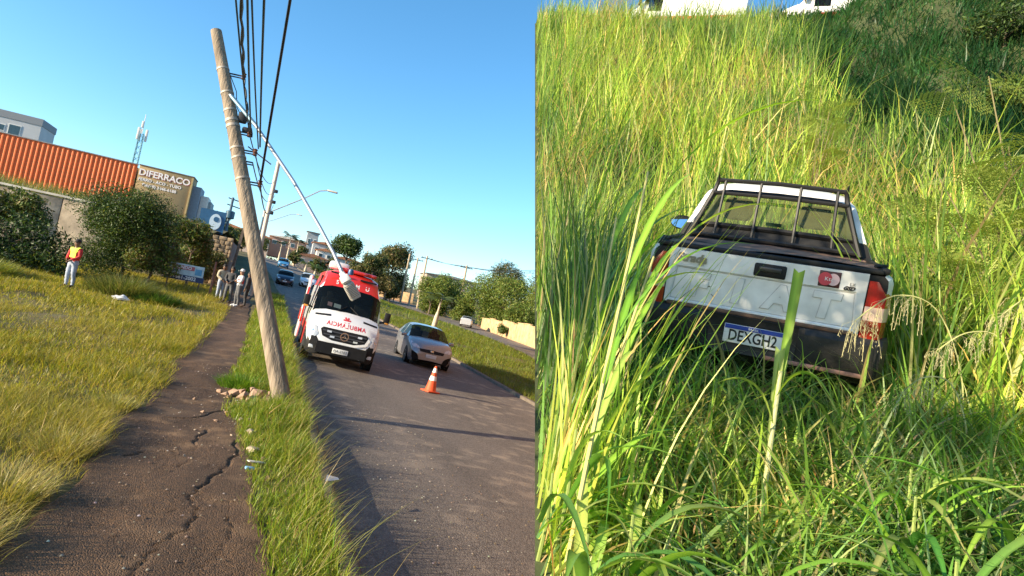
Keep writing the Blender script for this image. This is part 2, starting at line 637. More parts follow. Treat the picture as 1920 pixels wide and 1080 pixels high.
# ================================================================== grass
M_GRASS = leaf_mat("grass_blade", .42, .42, (1.2, 1.25, .5))
M_LEAF = leaf_mat("leaf", .28, .5, (1.2, 1.15, .5))

def mesh_from(name, V, polys, col):
    """V (n,3), polys: list of (m,k) index arrays, col (n,3) -> mesh with a 'col' attribute"""
    me = bpy.data.meshes.new(name)
    me.vertices.add(len(V))
    me.vertices.foreach_set('co', np.ascontiguousarray(V, np.float32).reshape(-1))
    li = np.concatenate([p.reshape(-1) for p in polys]).astype(np.int32)
    sz = np.concatenate([np.full(len(p), p.shape[1]) for p in polys])
    st = np.concatenate([[0], np.cumsum(sz)[:-1]]).astype(np.int32)
    me.loops.add(len(li))
    me.loops.foreach_set('vertex_index', li)
    me.polygons.add(len(sz))
    me.polygons.foreach_set('loop_start', st)
    me.polygons.foreach_set('use_smooth', np.ones(len(sz), bool))
    at = me.attributes.new('col', 'FLOAT_COLOR', 'POINT')
    at.data.foreach_set('color', np.concatenate([col, np.ones((len(V), 1))], 1).astype(np.float32).reshape(-1))
    me.update(calc_edges=True)
    return me

def blades(root, h, w, face, lean, bend_, col, seg=3, clip=None, tipcol=None):
    """arrays of grass blades -> V, polys, col. face: azimuth a blade bends to; lean/bend_: shares of height"""
    n = len(root)
    d = np.stack([np.cos(face), np.sin(face), np.zeros(n)], -1)
    sd = np.stack([-np.sin(face), np.cos(face), np.zeros(n)], -1)
    tw = RNG.uniform(-.9, .9, n)
    side = sd * np.cos(tw)[:, None] + d * np.sin(tw)[:, None]
    lv = []
    for k in range(seg + 1):
        t = k / seg
        fwd = lean * t + bend_ * t * t
        c = root + d * (h * fwd)[:, None]
        c = c + np.stack([0 * h, 0 * h, h * (t - .45 * bend_ * t * t * t)], -1)
        ww = w * (1 - t ** 1.7) * (1.0 if k else .7)
        if k < seg:
            lv += [c - side * ww[:, None] / 2, c + side * ww[:, None] / 2]
        else:
            lv.append(c)
    V = np.stack(lv, 1)                      # n, 2seg+1, 3
    if clip is not None:
        ok = clip(V)
        V = V[ok]; col = col[ok]; n = len(V)
        if tipcol is not None: tipcol = tipcol[ok]
    m = 2 * seg + 1
    b = (np.arange(n) * m)[:, None]
    quads = [np.concatenate([b + 2 * k, b + 2 * k + 1, b + 2 * k + 3, b + 2 * k + 2], 1) for k in range(seg - 1)]
    tri = np.concatenate([b + 2 * seg - 2, b + 2 * seg - 1, b + 2 * seg], 1)
    C = np.repeat(col[:, None, :], m, 1)
    if tipcol is not None:
        tt = np.array([k // 2 / seg for k in range(m)])[None, :, None]
        C = C * (1 - tt) + tipcol[:, None, :] * tt
    return V.reshape(-1, 3), quads + [tri], C.reshape(-1, 3)

def merge(parts):
    V = []; P = []; C = []; o = 0
    for v, p, c in parts:
        V.append(v); C.append(c)
        P += [q + o for q in p]
        o += len(v)
    return np.concatenate(V), P, np.concatenate(C)

def palette(n, cols, wts, jit=.18):
    cols = np.array(cols)
    k = RNG.choice(len(cols), n, p=np.array(wts) / np.sum(wts))
    return np.clip(cols[k] * RNG.normal(1, jit, (n, 1)) * RNG.normal(1, .06, (n, 3)), .004, .9)

TAU = 2 * math.pi
def scatter(n, x0, x1, y0, y1):
    return RNG.uniform(x0, x1, n), RNG.uniform(y0, y1, n)

GREEN = [(.21, .22, .02), (.31, .275, .026), (.40, .31, .05), (.12, .15, .016), (.48, .37, .13)]

# ---- lawn left of the footpath
def lawn_patch(n, x0, x1, y0, y1, hmul, wmul, seg):
    x, y = scatter(n, x0, x1, y0, y1)
    keep = (x < path_left(y) - .10 * (y < 11) + RNG.normal(0, .06, n))
    keep &= RNG.random(n) > .9 * np.clip((wob(x + 3, y + 5, .75) - .68) * 3, 0, 1)      # worn bare patches
    # only the wedge in view
    keep &= (x > -.36 * y - 2.2)
    x, y = x[keep], y[keep]
    n = len(x)
    tuft = wob(x, y, 1.3); dry = wob(x + 31, y - 7, .55)
    edge = np.clip(1 - (path_left(y) - x) / .7, 0, 1) * np.clip(1.4 - y / 12, .2, .7)
    tall = np.clip((-.30 * y - 1.2 - x) / 1.5, 0, 1) * np.clip((y - 14) / 6, 0, 1)
    h = (RNG.gamma(4, .022, n) + .05 + .08 * np.clip(tuft, -.6, 1) + .13 * edge * RNG.random(n) + .5 * tall * RNG.random(n)) * hmul
    h = np.clip(h, .04, 1.0)
    z = hz(x, y) - .01
    col = palette(n, GREEN, [3, 4, 2.6, 1.3, .9])
    straw = np.array((.42, .33, .11))
    k = np.clip(.22 * (dry > .25) + .3 * edge * (y < 12) + .2 * (RNG.random(n) < .15), 0, .8)[:, None]
    col = col * (1 - k) + straw * k * RNG.normal(1, .15, (n, 1))
    face = RNG.random(n) * TAU
    # blades at the edge lean out over the path
    face = np.where(RNG.random(n) < edge * .7, RNG.normal(-.25, .5, n), face)
    return blades(np.stack([x, y, z], -1), h, RNG.uniform(.004, .009, n) * wmul, face, RNG.uniform(0, .45, n) + .3 * edge, RNG.uniform(.1, .8, n), col, seg)
parts = [lawn_patch(52000, -6, -1.0, 3.2, 9.5, 1.0, 1.0, 3),
         lawn_patch(62000, -9, -1.0, 9.5, 18, 1.1, 1.7, 2),
         lawn_patch(52000, -14, -1.0, 18, 30, 1.2, 2.6, 2),
         lawn_patch(24000, -14, -1.2, 30, 42, 1.5, 3.6, 2)]
tag(link("lawn_grass", mesh_from("lawn_grass", *merge(parts)), M_GRASS), "uneven yellowish green grass left of the cracked footpath", "grass", kind="stuff")

# ---- verge between footpath and road: lusher, with nodding stems over the road
def verge_patch(n, y0, y1, hmul, wmul, seg):
    x, y = scatter(n, -.5, 1.06, y0, y1)
    pr = path_right(y)
    keep = (x > pr - .03 + RNG.normal(0, .04, n)) & (x < .87)
    gap = 1.3 * np.exp(-((x + .02) / .48) ** 2 - ((y - 11.1) / .62) ** 2)         # bare patch of rubble at the pole
    keep &= RNG.random(n) > gap * 1.25
    x, y = x[keep], y[keep]; pr = pr[keep]
    n = len(x)
    mid = np.clip((x - pr) / .35, .25, 1)
    h = (RNG.gamma(5, .035, n) + .06) * (.55 + .75 * mid) * (1 + .35 * wob(x, y, 1.7)) * hmul * .68
    h = np.clip(h, .05, .45)
    col = palette(n, [(.17, .25, .02), (.25, .30, .03), (.33, .31, .06), (.10, .17, .018), (.45, .34, .13)], [4, 4, 2, 1.5, .7])
    face = RNG.random(n) * TAU
    out = np.clip((x - .6) / .4, 0, 1)
    face = np.where(RNG.random(n) < .3 * out, RNG.normal(.0, .6, n), face)
    return blades(np.stack([x, y, hz(np.minimum(x, .99), y) - .01], -1), h, RNG.uniform(.005, .010, n) * wmul, face, RNG.uniform(0, .3, n), RNG.uniform(.1, .9, n), col, seg)
parts = [verge_patch(20000, 3.2, 9, 1.0, 1.0, 3), verge_patch(22000, 9, 16, 1.0, 1.4, 3), verge_patch(16000, 16, 30, 1.0, 2.2, 2), verge_patch(5000, 30, 46, 1.1, 3, 2)]
# thin flowering stems leaning out
n = 420
x = RNG.uniform(.4, .9, n); y = RNG.uniform(3.6, 17, n)
parts.append(blades(np.stack([x, y, hz(x, y)], -1), RNG.uniform(.3, .6, n), np.full(n, .006), RNG.normal(0, .6, n), RNG.uniform(.25, .9, n), RNG.uniform(.1, .5, n), palette(n, [(.27, .27, .06), (.33, .26, .1)], [1, 1]), 4))
tag(link("verge_grass", mesh_from("verge_grass", *merge(parts)), M_GRASS), "lush bright green grass strip between footpath and road", "grass", kind="stuff")

# ---- median between the carriageways
def median_patch(n, x0, x1, y0, y1, hm, wm):
    x, y = scatter(n, x0, x1, y0, y1)
    t = np.interp(y, [0, 42, 62, 82, 100, 130], [6, 18.2, 21.4, 23.4, 24.5, 21])
    keep = (x - bend(y) > 8.55) & (x < t + .3)
    x, y = x[keep], y[keep]; n = len(x)
    h = (RNG.gamma(4, .025, n) + .05 + .05 * wob(x, y, .9)) * hm
    col = palette(n, [(.14, .20, .022), (.21, .24, .03), (.30, .27, .06), (.09, .13, .018)], [4, 4, 2, 1.5])
    return blades(np.stack([x, y, hz(x, y) - .02], -1), np.clip(h, .05, .6), RNG.uniform(.01, .02, n) * wm, RNG.random(n) * TAU, RNG.uniform(0, .4, n), RNG.uniform(.1, .7, n), col, 2)
parts = [median_patch(26000, 8.4, 14, 13, 28, 1.2, 1.0), median_patch(34000, 8, 22, 28, 60, 1.6, 1.8), median_patch(14000, 4, 25, 60, 110, 2.2, 3.2)]
tag(link("median_grass", mesh_from("median_grass", *merge(parts)), M_GRASS), "green grass of the median between the two carriageways", "grass", kind="stuff")

# ---- tall grass on the bank
EYEN = np.array(EYE)
def clip_cut(V):
    r = V - EYEN
    d = np.linalg.norm(r, axis=-1)
    return np.all(r @ CUT_N > .0012 * d, axis=1) & np.all(d > 1.15, axis=1)
PK = np.array((3.344, 3.629))
def pk_local(x, y):
    """pickup frame: across, along"""
    a = np.stack([x, y], -1) - PK
    return a @ Q, a @ G
def bank_blades(n, v0, v1, ur, hfun, wr, pal, wts, seg=4, lean=.25, bnd=.5, jit=.2, filt=None, urange=None):
    v = np.sqrt(RNG.uniform(max(v0, 0) ** 2, v1 ** 2, n)) if v0 > 0 else RNG.uniform(v0, v1, n)
    e = bank_edge(v)
    u = e + RNG.random(n) * (np.interp(v, [0, 30], [3.0, 26]) * ur)
    if urange is not None:
        lo_, hi_ = urange(v)
        u = lo_ + (hi_ - lo_) * RNG.random(n)
    P = bank_xyz(u, v)
    a, b = pk_local(P[:, 0], P[:, 1])
    keep = ~((np.abs(a) < .86) & (b > -.03) & (b < 4.35))
    if filt is not None: keep &= filt(u, v, a, b)
    P, u, v, a, b = P[keep], u[keep], v[keep], a[keep], b[keep]
    n = len(P)
    h = hfun(u, v, a, b, n)
    col = palette(n, pal, wts, jit)
    pt_ = wob(u * 1.3 + 9, v * 1.3, .8)[:, None]
    col = col * (1 + .5 * np.clip(pt_, -1, 1) * np.array([1.15, .85, .6]))
    h = h * np.where((a < -.85) & (a > -1.9) & (b > .2) & (b < 3.6), .55, 1.0)
    P[:, 2] -= .03
    return blades(P, h, RNG.uniform(wr[0], wr[1], n), RNG.random(n) * TAU, RNG.uniform(0, lean, n), RNG.uniform(.05, bnd, n), col, seg, clip_cut)
LUSH = [(.20, .33, .05), (.32, .43, .075), (.10, .19, .035), (.46, .48, .20), (.50, .38, .16)]
NEAR = [tuple(min(.7, q * 1.3) for q in c) for c in LUSH]
def shade_tint_zone(u, v):
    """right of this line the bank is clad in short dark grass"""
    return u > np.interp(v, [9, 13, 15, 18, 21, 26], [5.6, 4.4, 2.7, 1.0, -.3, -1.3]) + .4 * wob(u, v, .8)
def h_near(u, v, a, b, n):
    h = RNG.gamma(6, .075, n) + .1
    # in front of the tailgate the grass is trampled lower
    f = np.exp(-((a - .1) / .75) ** 2) * np.clip(1 - np.abs(b + .5) / 1.3, 0, 1)
    f = np.maximum(f, np.exp(-((a + .1) / .8) ** 2) * (b < .3) * .8)
    h = h * (1 - .24 * f)
    front = np.clip((3.0 - v) / 1.0, 0, 1)
    return np.clip(h * (1 - .5 * front), .08, .85)
def h_tall(u, v, a, b, n):
    return (RNG.gamma(9, .13, n) * (1 + .25 * wob(u, v, .7)) + .25) * np.interp(v, [4, 6, 22, 26], [.75, 1, 1, .55])
parts = [
    bank_blades(15000, 1.2, 5.2, 1.35, h_near, (.007, .028), NEAR, [4, 4, 3, 1.6, 1.6], 5, .6, 1.15),
    bank_blades(1500, 1.7, 4.6, 1.25, lambda u, v, a, b, n: RNG.uniform(.35, .72, n) * np.interp(v, [1.7, 2.6, 4.6], [.6, .9, 1.0]), (.016, .034), [(.34, .46, .12), (.44, .50, .19), (.26, .40, .08)], [3, 2, 2], 6, .5, 1.3),
    bank_blades(9000, 1.2, 5.5, 1.35, lambda u, v, a, b, n: RNG.gamma(5, .05, n) + .05, (.004, .009), [(.42, .36, .17), (.30, .32, .09), (.18, .22, .05)], [2, 2, 2], 4, .6, .9),
    bank_blades(12000, 5, 10, 1.2, h_tall, (.012, .036), LUSH, [4, 5, 2, 2, 1.2], 4, .3, .5, filt=lambda u, v, a, b: (np.abs(a) > .95) | (b > 4.4)),
    bank_blades(34000, 9.5, 26.5, 1.15, h_tall, (.014, .042), LUSH, [3.5, 5, 3.2, 1.3, 1.0], 3, .28, .45, filt=lambda u, v, a, b: ~shade_tint_zone(u, v)),
    bank_blades(9000, 23, 27.5, 1.1, lambda u, v, a, b, n: RNG.gamma(8, .07, n) + .12, (.02, .04), LUSH, [3, 6, 2, 2.2, 1.0], 3, .22, .35, filt=lambda u, v, a, b: ~shade_tint_zone(u, v)),
]
tag(link("bank_grass", mesh_from("bank_grass", *merge(parts)), M_GRASS), "tall bright green grass covering the steep bank around the pickup", "grass", kind="stuff")
SHADE_GREEN = [(.020, .078, .026), (.030, .098, .032), (.042, .088, .030), (.08, .115, .042)]  # deep greens paint the slope's shade into the blade colour
parts = [bank_blades(70000, 13, 31, 1.3, lambda u, v, a, b, n: (RNG.gamma(4, .075, n) + .1) * (1 + .5 * wob(u, v, 1.2)).clip(.3), (.03, .06), SHADE_GREEN, [4, 4, 3, 1], 2, .6, .7, filt=lambda u, v, a, b: shade_tint_zone(u, v), urange=lambda v: (np.interp(v, [9, 13, 15, 18, 21, 26], [5.6, 4.4, 2.7, 1.0, -.3, -1.3]) - 1, .56 * v + 1))]
tag(link("shade_tinted_grass", mesh_from("shade_tinted_grass", *merge(parts)), M_GRASS), "short ground cover coloured dark in place of shade on the upper right of the bank", "ground cover", kind="stuff")
# tall reed-like grass along the cut edge, between the sun and the pickup
def h_edge(u, v, a, b, n):
    return RNG.uniform(.9, 1.9, n) * np.interp(v, [1, 2.2, 4, 8], [.75, 1.0, 1.0, 1.0])
parts = [bank_blades(1100, 2.7, 7.5, .085, h_edge, (.010, .024), LUSH, [4, 5, 2, 2.5, 1.0], 6, .16, .35)]
tag(link("edge_grass", mesh_from("edge_grass", *merge(parts)), M_GRASS), "tall reed-like grass standing at the left end of the bank", "grass", kind="stuff")
# dry cane litter among it
parts = [bank_blades(3600, 3.5, 10.5, .6, lambda u, v, a, b, n: RNG.uniform(.4, 1.3, n), (.008, .02), [(.45, .20, .05), (.5, .33, .12), (.36, .16, .05)], [2, 2, 1], 5, .7, 1.0, filt=lambda u, v, a, b: a < -1.0),
         bank_blades(900, 1.3, 5, 1.3, lambda u, v, a, b, n: RNG.uniform(.2, .6, n), (.006, .016), [(.45, .24, .07), (.5, .36, .16)], [1, 1], 5, .8, 1.0)]
tag(link("dry_grass", mesh_from("dry_grass", *merge(parts)), M_GRASS), "dry straw coloured and orange dead blades among the bank grass", "dry grass", kind="stuff")

# grass hanging over the rim of the cut, kept behind the cut plane
n = 5200
v = RNG.uniform(1.2, 27, n)
u = bank_edge(v) + RNG.random(n) * .18
P = bank_xyz(u, v)
me = mesh_from("rim_grass", *blades(P, RNG.uniform(.15, .5, n), RNG.uniform(.006, .016, n), RNG.random(n) * TAU, RNG.uniform(.1, .6, n), RNG.uniform(.4, 1.2, n), palette(n, LUSH, [4, 4, 3, 2, 2]), 4, clip_cut))
tag(link("rim_grass", me, M_GRASS), "short grass fringing the cut edge of the bank", "grass", kind="stuff")

# ================================================================== vehicles
M_WHITE = mat("white_paint", (.78, .78, .77), .28, var=.05, scale=1.5, coat=.6)
M_DUSTY = mat("dusty_white_paint", (.66, .655, .64), .45, var=.2, scale=5.0, coat=.25)
M_RED = mat("red_paint", (.62, .028, .018), .32, var=.08, scale=2, coat=.5)
M_SILVER = mat("silver_paint", (.34, .345, .36), .3, metal=.5, var=.05, scale=2, coat=.6)
M_BLACKP = mat("black_plastic", (.010, .010, .011), .62, var=.25, scale=8, spec=.3)
M_RUBBER = mat("tyre_rubber", (.016, .016, .017), .85, var=.25, scale=10, bump=.2)
M_CHROME = mat("chrome", (.75, .76, .78), .15, metal=1.0, var=.03)
M_RIM = mat("alloy_rim", (.5, .5, .5), .35, metal=.8, var=.1)
M_STEELW = mat("steel_wheel", (.12, .12, .125), .5, metal=.3, var=.2)
M_LAMPG = mat("headlamp_glass", (.62, .64, .66), .08, metal=.2, var=.15, scale=14)
M_LENSR = mat("red_lens", (.28, .012, .010), .15, var=.12, scale=8, coat=.8)
M_LENSW = mat("pale_lens", (.62, .42, .36), .2, var=.1, scale=8, coat=.6)
M_GLASSD = glass_mat("dark_glass", (.52, .58, .58), (.010, .014, .016), .35, .04)
M_INT = mat("cabin_fabric", (.008, .009, .011), .9, var=.2)
M_PLATE = mat("plate_white", (.72, .72, .70), .5, var=.05)
M_INK = mat("plate_ink", (.012, .012, .014), .6, var=0)
M_BLUE = mat("plate_blue", (.012, .045, .30), .5, var=.05)
M_REDINK = mat("red_print", (.60, .05, .06), .5, var=.05)

def shell(stations, rings, classify, caps=('body', 'body')):
    """body skin from cross sections. stations: list of y; rings[i]: half ring [(x,z)...] from keel to crown.
    classify(i, j, centre) names the part a face belongs to; returns {part: MB}"""
    parts = {}
    n = len(rings[0])
    full = []
    for y, r in zip(stations, rings):
        pts = [(x, y, z) for x, z in r] + [(-x, y, z) for x, z in r[-2::-1]]
        full.append([Vector(p) for p in pts])
    m = len(full[0])
    for i in range(len(full) - 1):
        for j in range(m - 1):
            q = [full[i][j], full[i][j + 1], full[i + 1][j + 1], full[i + 1][j]]
            jj = j if j < n - 1 else (2 * (n - 1) - 1 - j)
            c = sum(q, Vector()) / 4
            nm = classify(i, jj, c)
            if nm == 'side_window' and c.x < 0: nm = 'side_window '
            parts.setdefault(nm, MB()).add(q, [(0, 1, 2, 3)])
    for k, nm in ((0, caps[0]), (-1, caps[1])):
        parts.setdefault(nm, MB()).add(full[k], [tuple(range(m))])
    return parts

def weld(mb, d=1e-4):
    bm = bmesh.new()
    vs = [bm.verts.new(p) for p in mb.v]
    for f in mb.f:
        try: bm.faces.new([vs[i] for i in f])
        except ValueError: pass
    bmesh.ops.remove_doubles(bm, verts=bm.verts, dist=d)
    bmesh.ops.recalc_face_normals(bm, faces=bm.faces)
    bm.verts.index_update()
    mb.v = [tuple(v.co) for v in bm.verts]
    mb.f = [tuple(v.index for v in f.verts) for f in bm.faces]
    bm.free()
    return mb

def wheel(parent, x, y, r, w, side, rim=M_RIM, steer=0.0, spokes=5):
    """wheel > tyre tread profile, rim, spokes; side = outward direction in x"""
    t = MB().lathe([(r * .62, -w / 2), (r * .93, -w / 2), (r, -w / 2 + .03), (r, w / 2 - .03), (r * .93, w / 2), (r * .62, w / 2)], 24, 'x')
    o = t.build("wheel", M_RUBBER, parent, loc=(x, y, r), rot=(0, 0, steer))
    rm = MB()
    s = side
    rm.lathe([(r * .64, s * (w / 2 - .02)), (r * .66, s * (w / 2 + .002)), (r * .58, s * (w / 2 + .004)), (r * .56, s * (w / 2 - .05))], 24, 'x')
    for k in range(spokes):
        a = TAU * k / spokes
        rm.box((s * (w / 2 - .012), math.cos(a) * r * .32, math.sin(a) * r * .32), (.02, r * .50, r * .16), (a, 0, 0))
    rm.lathe([(r * .13, s * (w / 2 - .03)), (r * .13, s * (w / 2 + .01)), (r * .05, s * (w / 2 + .014))], 12, 'x')
    rm.build("rim", rim, o)
    return o

def disc_outline(n, rx, rz, c=(0, 0)):
    return [(c[0] + rx * math.cos(TAU * k / n), c[1] + rz * math.sin(TAU * k / n)) for k in range(n)]

def flat_poly(pts, y=0.0, sub=0):
    """outline in x-z filled as triangles, refined so that it can follow a curved body"""
    bm = bmesh.new()
    vs = [bm.verts.new((a, y, b)) for a, b in pts]
    bm.faces.new(vs)
    bmesh.ops.triangulate(bm, faces=bm.faces)
    for _ in range(sub):
        bmesh.ops.subdivide_edges(bm, edges=[e for e in bm.edges if e.calc_length() > .06], cuts=1, use_grid_fill=True)
        bmesh.ops.triangulate(bm, faces=bm.faces)
    bm.verts.index_update()
    mb = MB().add([v.co for v in bm.verts], [tuple(v.index for v in f.verts) for f in bm.faces])
    bm.free()
    return mb

# ---------------------------------------------------------------- ambulance (front at local y = 0, facing -y)
def ring9(zs, zb, wl, wb, pts):
    """keel, sill, lower side, belt, then the given (x, z) points up to the crown"""
    return [(0, zs + .02), (wl * .92, zs), (wl, zs + .12), (wb, (zs + zb) * .5 + .1), (wb, zb)] + pts
def make_ambulance(label, group=None, door=True, loc=(0, 0, 0), rot=(0, 0, 0)):
    t = thing("ambulance", label, "ambulance", loc, rot, group)
    S = []; RG = []
    def st(y, zs, zb, wl, wb, pts):
        S.append(y); RG.append(ring9(zs, zb, wl, wb, pts))
    st(.00, .34, .52, .60, .66, [(.66, .56), (.60, .60), (.40, .64), (0, .66)])
    st(.05, .28, .60, .80, .86, [(.86, .74), (.80, .86), (.55, .92), (0, .94)])
    st(.13, .27, .72, .90, .94, [(.93, .92), (.84, 1.04), (.58, 1.10), (0, 1.13)])
    st(.32, .27, .92, .96, .98, [(.965, 1.08), (.88, 1.18), (.60, 1.25), (0, 1.28)])
    st(.62, .28, 1.10, .985, .995, [(.975, 1.22), (.90, 1.32), (.62, 1.39), (0, 1.42)])
    st(.90, .30, 1.20, .99, 1.0, [(.965, 1.36), (.90, 1.43), (.62, 1.50), (0, 1.53)])
    st(1.10, .30, 1.22, .99, 1.0, [(.945, 1.62), (.88, 1.68), (.61, 1.745), (0, 1.77)])
    st(1.50, .30, 1.24, .99, 1.0, [(.905, 2.06), (.83, 2.13), (.58, 2.20), (0, 2.225)])
    st(1.62, .30, 1.24, .99, 1.0, [(.90, 2.10), (.80, 2.27), (.56, 2.36), (0, 2.40)])
    st(1.86, .30, 1.24, .99, 1.0, [(.90, 2.10), (.78, 2.45), (.54, 2.57), (0, 2.61)])
    st(2.15, .30, 1.24, .99, 1.0, [(.905, 2.10), (.78, 2.58), (.54, 2.69), (0, 2.72)])
    st(2.30, .30, 1.24, .99, 1.0, [(.91, 2.10), (.80, 2.60), (.55, 2.71), (0, 2.74)])
    st(4.30, .30, 1.24, .99, 1.0, [(.92, 2.12), (.81, 2.61), (.55, 2.72), (0, 2.75)])
    st(5.85, .32, 1.24, .99, 1.0, [(.92, 2.12), (.81, 2.60), (.55, 2.70), (0, 2.73)])
    st(5.95, .38, 1.24, .94, .96, [(.88, 2.10), (.76, 2.54), (.52, 2.64), (0, 2.67)])
    def cl(i, j, c):
        y0 = S[i]
        if y0 in (.90, 1.10) and j >= 5: return 'windshield'
        if j == 4 and y0 in (1.50, 1.62, 1.86): return 'side_window'
        if c.z > 2.16 and y0 >= 1.50: return 'roof'
        if c.z < .70 and y0 < .32: return 'bumper'
        if j in (1, 2) and y0 >= .3: return 'lower_trim'
        return 'body'
    pt = shell(S, RG, cl)
    bvhm = MB()
    for p in pt.values(): bvhm.add(p.v, p.f)
    bvh = bvhm.bvh()
    mats = {'body': M_WHITE, 'roof': M_RED, 'bumper': M_BLACKP, 'lower_trim': M_BLACKP, 'windshield': M_GLASSD, 'side_window': M_GLASSD}
    O = {k: weld(p).build(k.strip(), mats[k.strip()], t, angle=30) for k, p in pt.items()}
    # cabin behind the glass
    MB().box((0, 1.35, 1.30), (1.7, .5, .16)).build("dashboard", M_INT, t)
    for sx in (-.5, .5):
        se = MB().rbox((sx, 2.0, 1.45), (.5, .16, .75), .05, (-.15, 0, 0)).rbox((sx, 2.06, 1.92), (.26, .1, .2), .04).build("seat", M_INT, t)
    MB().box((0, 2.45, 1.6), (1.8, .04, 1.7)).build("bulkhead", M_INT, t)
    MB().lathe([(.19, -.012), (.2, 0), (.19, .012), (.17, 0)], 20, 'y', (.48, 1.55, 1.52)).build("steering_wheel", M_INT, t)
    d = project(flat_poly([(-.42, 1.60), (-.22, 1.59), (-.22, 1.70), (-.42, 1.71)], 0, 1), bvh, (0, 1, 0), -.02)
    d.build("paper_notice", mat("notice_paper", (.62, .68, .70), .7, var=.1), t)
    project(flat_poly([(-.60, 1.61), (-.47, 1.60), (-.47, 1.71), (-.60, 1.72)], 0, 1), bvh, (0, 1, 0), -.02).build("paper_notice", mat("pink_paper", (.65, .38, .40), .7, var=.1), t)
    # windscreen frame and wipers
    for sx in (-1, 1):
        MB().tube([(sx * .3, .86, 1.53), (sx * .05, 1.02, 1.70)], .012, 5).build("wiper", M_BLACKP, t)
        project(flat_poly([(sx * .46, 1.40), (sx * .88, 1.345), (sx * .88, 1.30), (sx * .46, 1.35)], 0, 2), bvh, (0, 1, 0), .016).build("air_intake", M_BLACKP, t)
    # grille
    gp = [(-.60, 1.04), (.60, 1.04), (.66, .98), (.58, .80), (.30, .72), (-.30, .72), (-.58, .80), (-.66, .98)]
    gr = project(flat_poly(gp, 0, 3), bvh, (0, 1, 0), .012).build("grille", M_BLACKP, t)
    ring = MB()
    for a, b in zip(gp[2:], gp[3:] + gp[:1]):
        if a[1] <= .98 and b[1] <= .981:
            k = 6
            for i in range(k):
                p0 = (a[0] + (b[0] - a[0]) * i / k, a[1] + (b[1] - a[1]) * i / k)
                p1 = (a[0] + (b[0] - a[0]) * (i + 1) / k, a[1] + (b[1] - a[1]) * (i + 1) / k)
                ring.add([(p0[0], 0, p0[1]), (p1[0], 0, p1[1]), (p1[0] * 1.09, 0, p1[1] - .06), (p0[0] * 1.09, 0, p0[1] - .06)], [(0, 1, 2, 3)])
    project(ring, bvh, (0, 1, 0), .022).build("grille_trim", M_WHITE, t)
    for k, z in enumerate((.96, .86, .79)):
        w = (.60, .56, .42)[k]
        project(flat_poly([(-w, z + .014), (0, z + .014), (w, z + .014), (w, z - .014), (0, z - .014), (-w, z - .014)], 0, 3), bvh, (0, 1, 0), .03).build("grille_slat", mat("grille_grey", (.06, .06, .065), .4, var=.1), gr)
    for x, z in ((-.42, .95), (-.32, .82), (.42, .95), (.32, .80)):
        project(flat_poly([(x - .06, z - .025), (x + .06, z - .025), (x + .06, z + .025), (x - .06, z + .025)], 0, 1), bvh, (0, 1, 0), .04).build("strobe_light", M_LAMPG, gr)
    # three-pointed star in a ring
    em = MB()
    n = 20
    for k in range(n):
        a0, a1 = TAU * k / n, TAU * (k + 1) / n
        em.add([(math.cos(a) * r_, -.035, .885 + math.sin(a) * r_) for a, r_ in ((a0, .115), (a1, .115), (a1, .095), (a0, .095))], [(0, 1, 2, 3)])
    for k in range(3):
        a = math.pi / 2 + TAU * k / 3
        em.add([(math.cos(a) * .1, -.035, .885 + math.sin(a) * .1), (math.cos(a + 1) * .02, -.03, .885 + math.sin(a + 1) * .02), (math.cos(a - 1) * .02, -.03, .885 + math.sin(a - 1) * .02)], [(0, 1, 2)])
    em.build("emblem", M_CHROME, gr)
    # headlamps, fog lamps, plate
    for sx in (-1, 1):
        hp = [(sx * .70, .82), (sx * .76, 1.02), (sx * .94, 1.10), (sx * .945, .92), (sx * .90, .76), (sx * .76, .74)]
        h = project(flat_poly(hp, 0, 3), bvh, (0, 1, 0), .008).build("headlight", M_LAMPG, t)
        xf(MB().lathe([(.06, 0), (.075, -.02), (.05, -.03)], 14, 'y'), (sx * .80, .10, .86)).build("lamp_reflector", M_CHROME, h)
        fl = MB().rbox((sx * .74, .06, .46), (.24, .06, .10), .02).build("fog_light", M_LAMPG, t)
        mi = MB().rbox((sx * 1.17, 1.12, 1.62), (.17, .12, .34), .035).tube([(sx * .98, 1.15, 1.45), (sx * 1.14, 1.12, 1.5)], .03, 6).build("mirror", M_BLACKP, t)
        MB().rbox((sx * 1.17, 1.055, 1.47), (.12, .02, .05), .008).build("indicator", mat("amber", (.7, .3, .05), .3, var=.05), mi)
    MB().box((0, -.03, .50), (1.36, .10, .30)).build("bumper_middle", M_BLACKP, t)
    pl = MB().rbox((-.02, -.088, .47), (.42, .012, .14), .004).build("number_plate", M_PLATE, t)
    xf(text_mb("FJA-2103", .10), (-.02, -.097, .47)).build("plate_text", M_INK, pl)
    # print on the bonnet (reversed, to be read in a mirror) and on the roof front
    xf(project(xf(text_mb("AMBULANCIA", .155, bold=.004, mirror=True, spacing=1.15), (0, 0, 1.165)), bvh, (0, 1, 0), .006)).build("bonnet_text", M_REDINK, t)
    star = MB()
    for k in range(3):
        a = math.pi * k / 3
        c_, s_ = math.cos(a), math.sin(a)
        pts = [(-.105, -.026), (0, -.026), (.105, -.026), (.105, .026), (0, .026), (-.105, .026)]
        star.add([(x * c_ - z * s_, 0, 1.325 + (x * s_ + z * c_) * .8) for x, z in pts], [(0, 1, 4, 5), (1, 2, 3, 4)])
    project(star, bvh, (0, 1, 0), .006).build("medical_star", M_REDINK, t)
    for k, ch in enumerate("SAMU"):
        project(xf(text_mb(ch, .17, bold=.004), (-.45 + .3 * k, 0, 2.33)), bvh, (0, 1, 0), .006).build("roof_letter", M_WHITE, t)
    # roof gear
    lb = MB().rbox((.12, 2.15, 2.77), (1.1, .26, .11), .04).build("light_bar", M_RED, t)
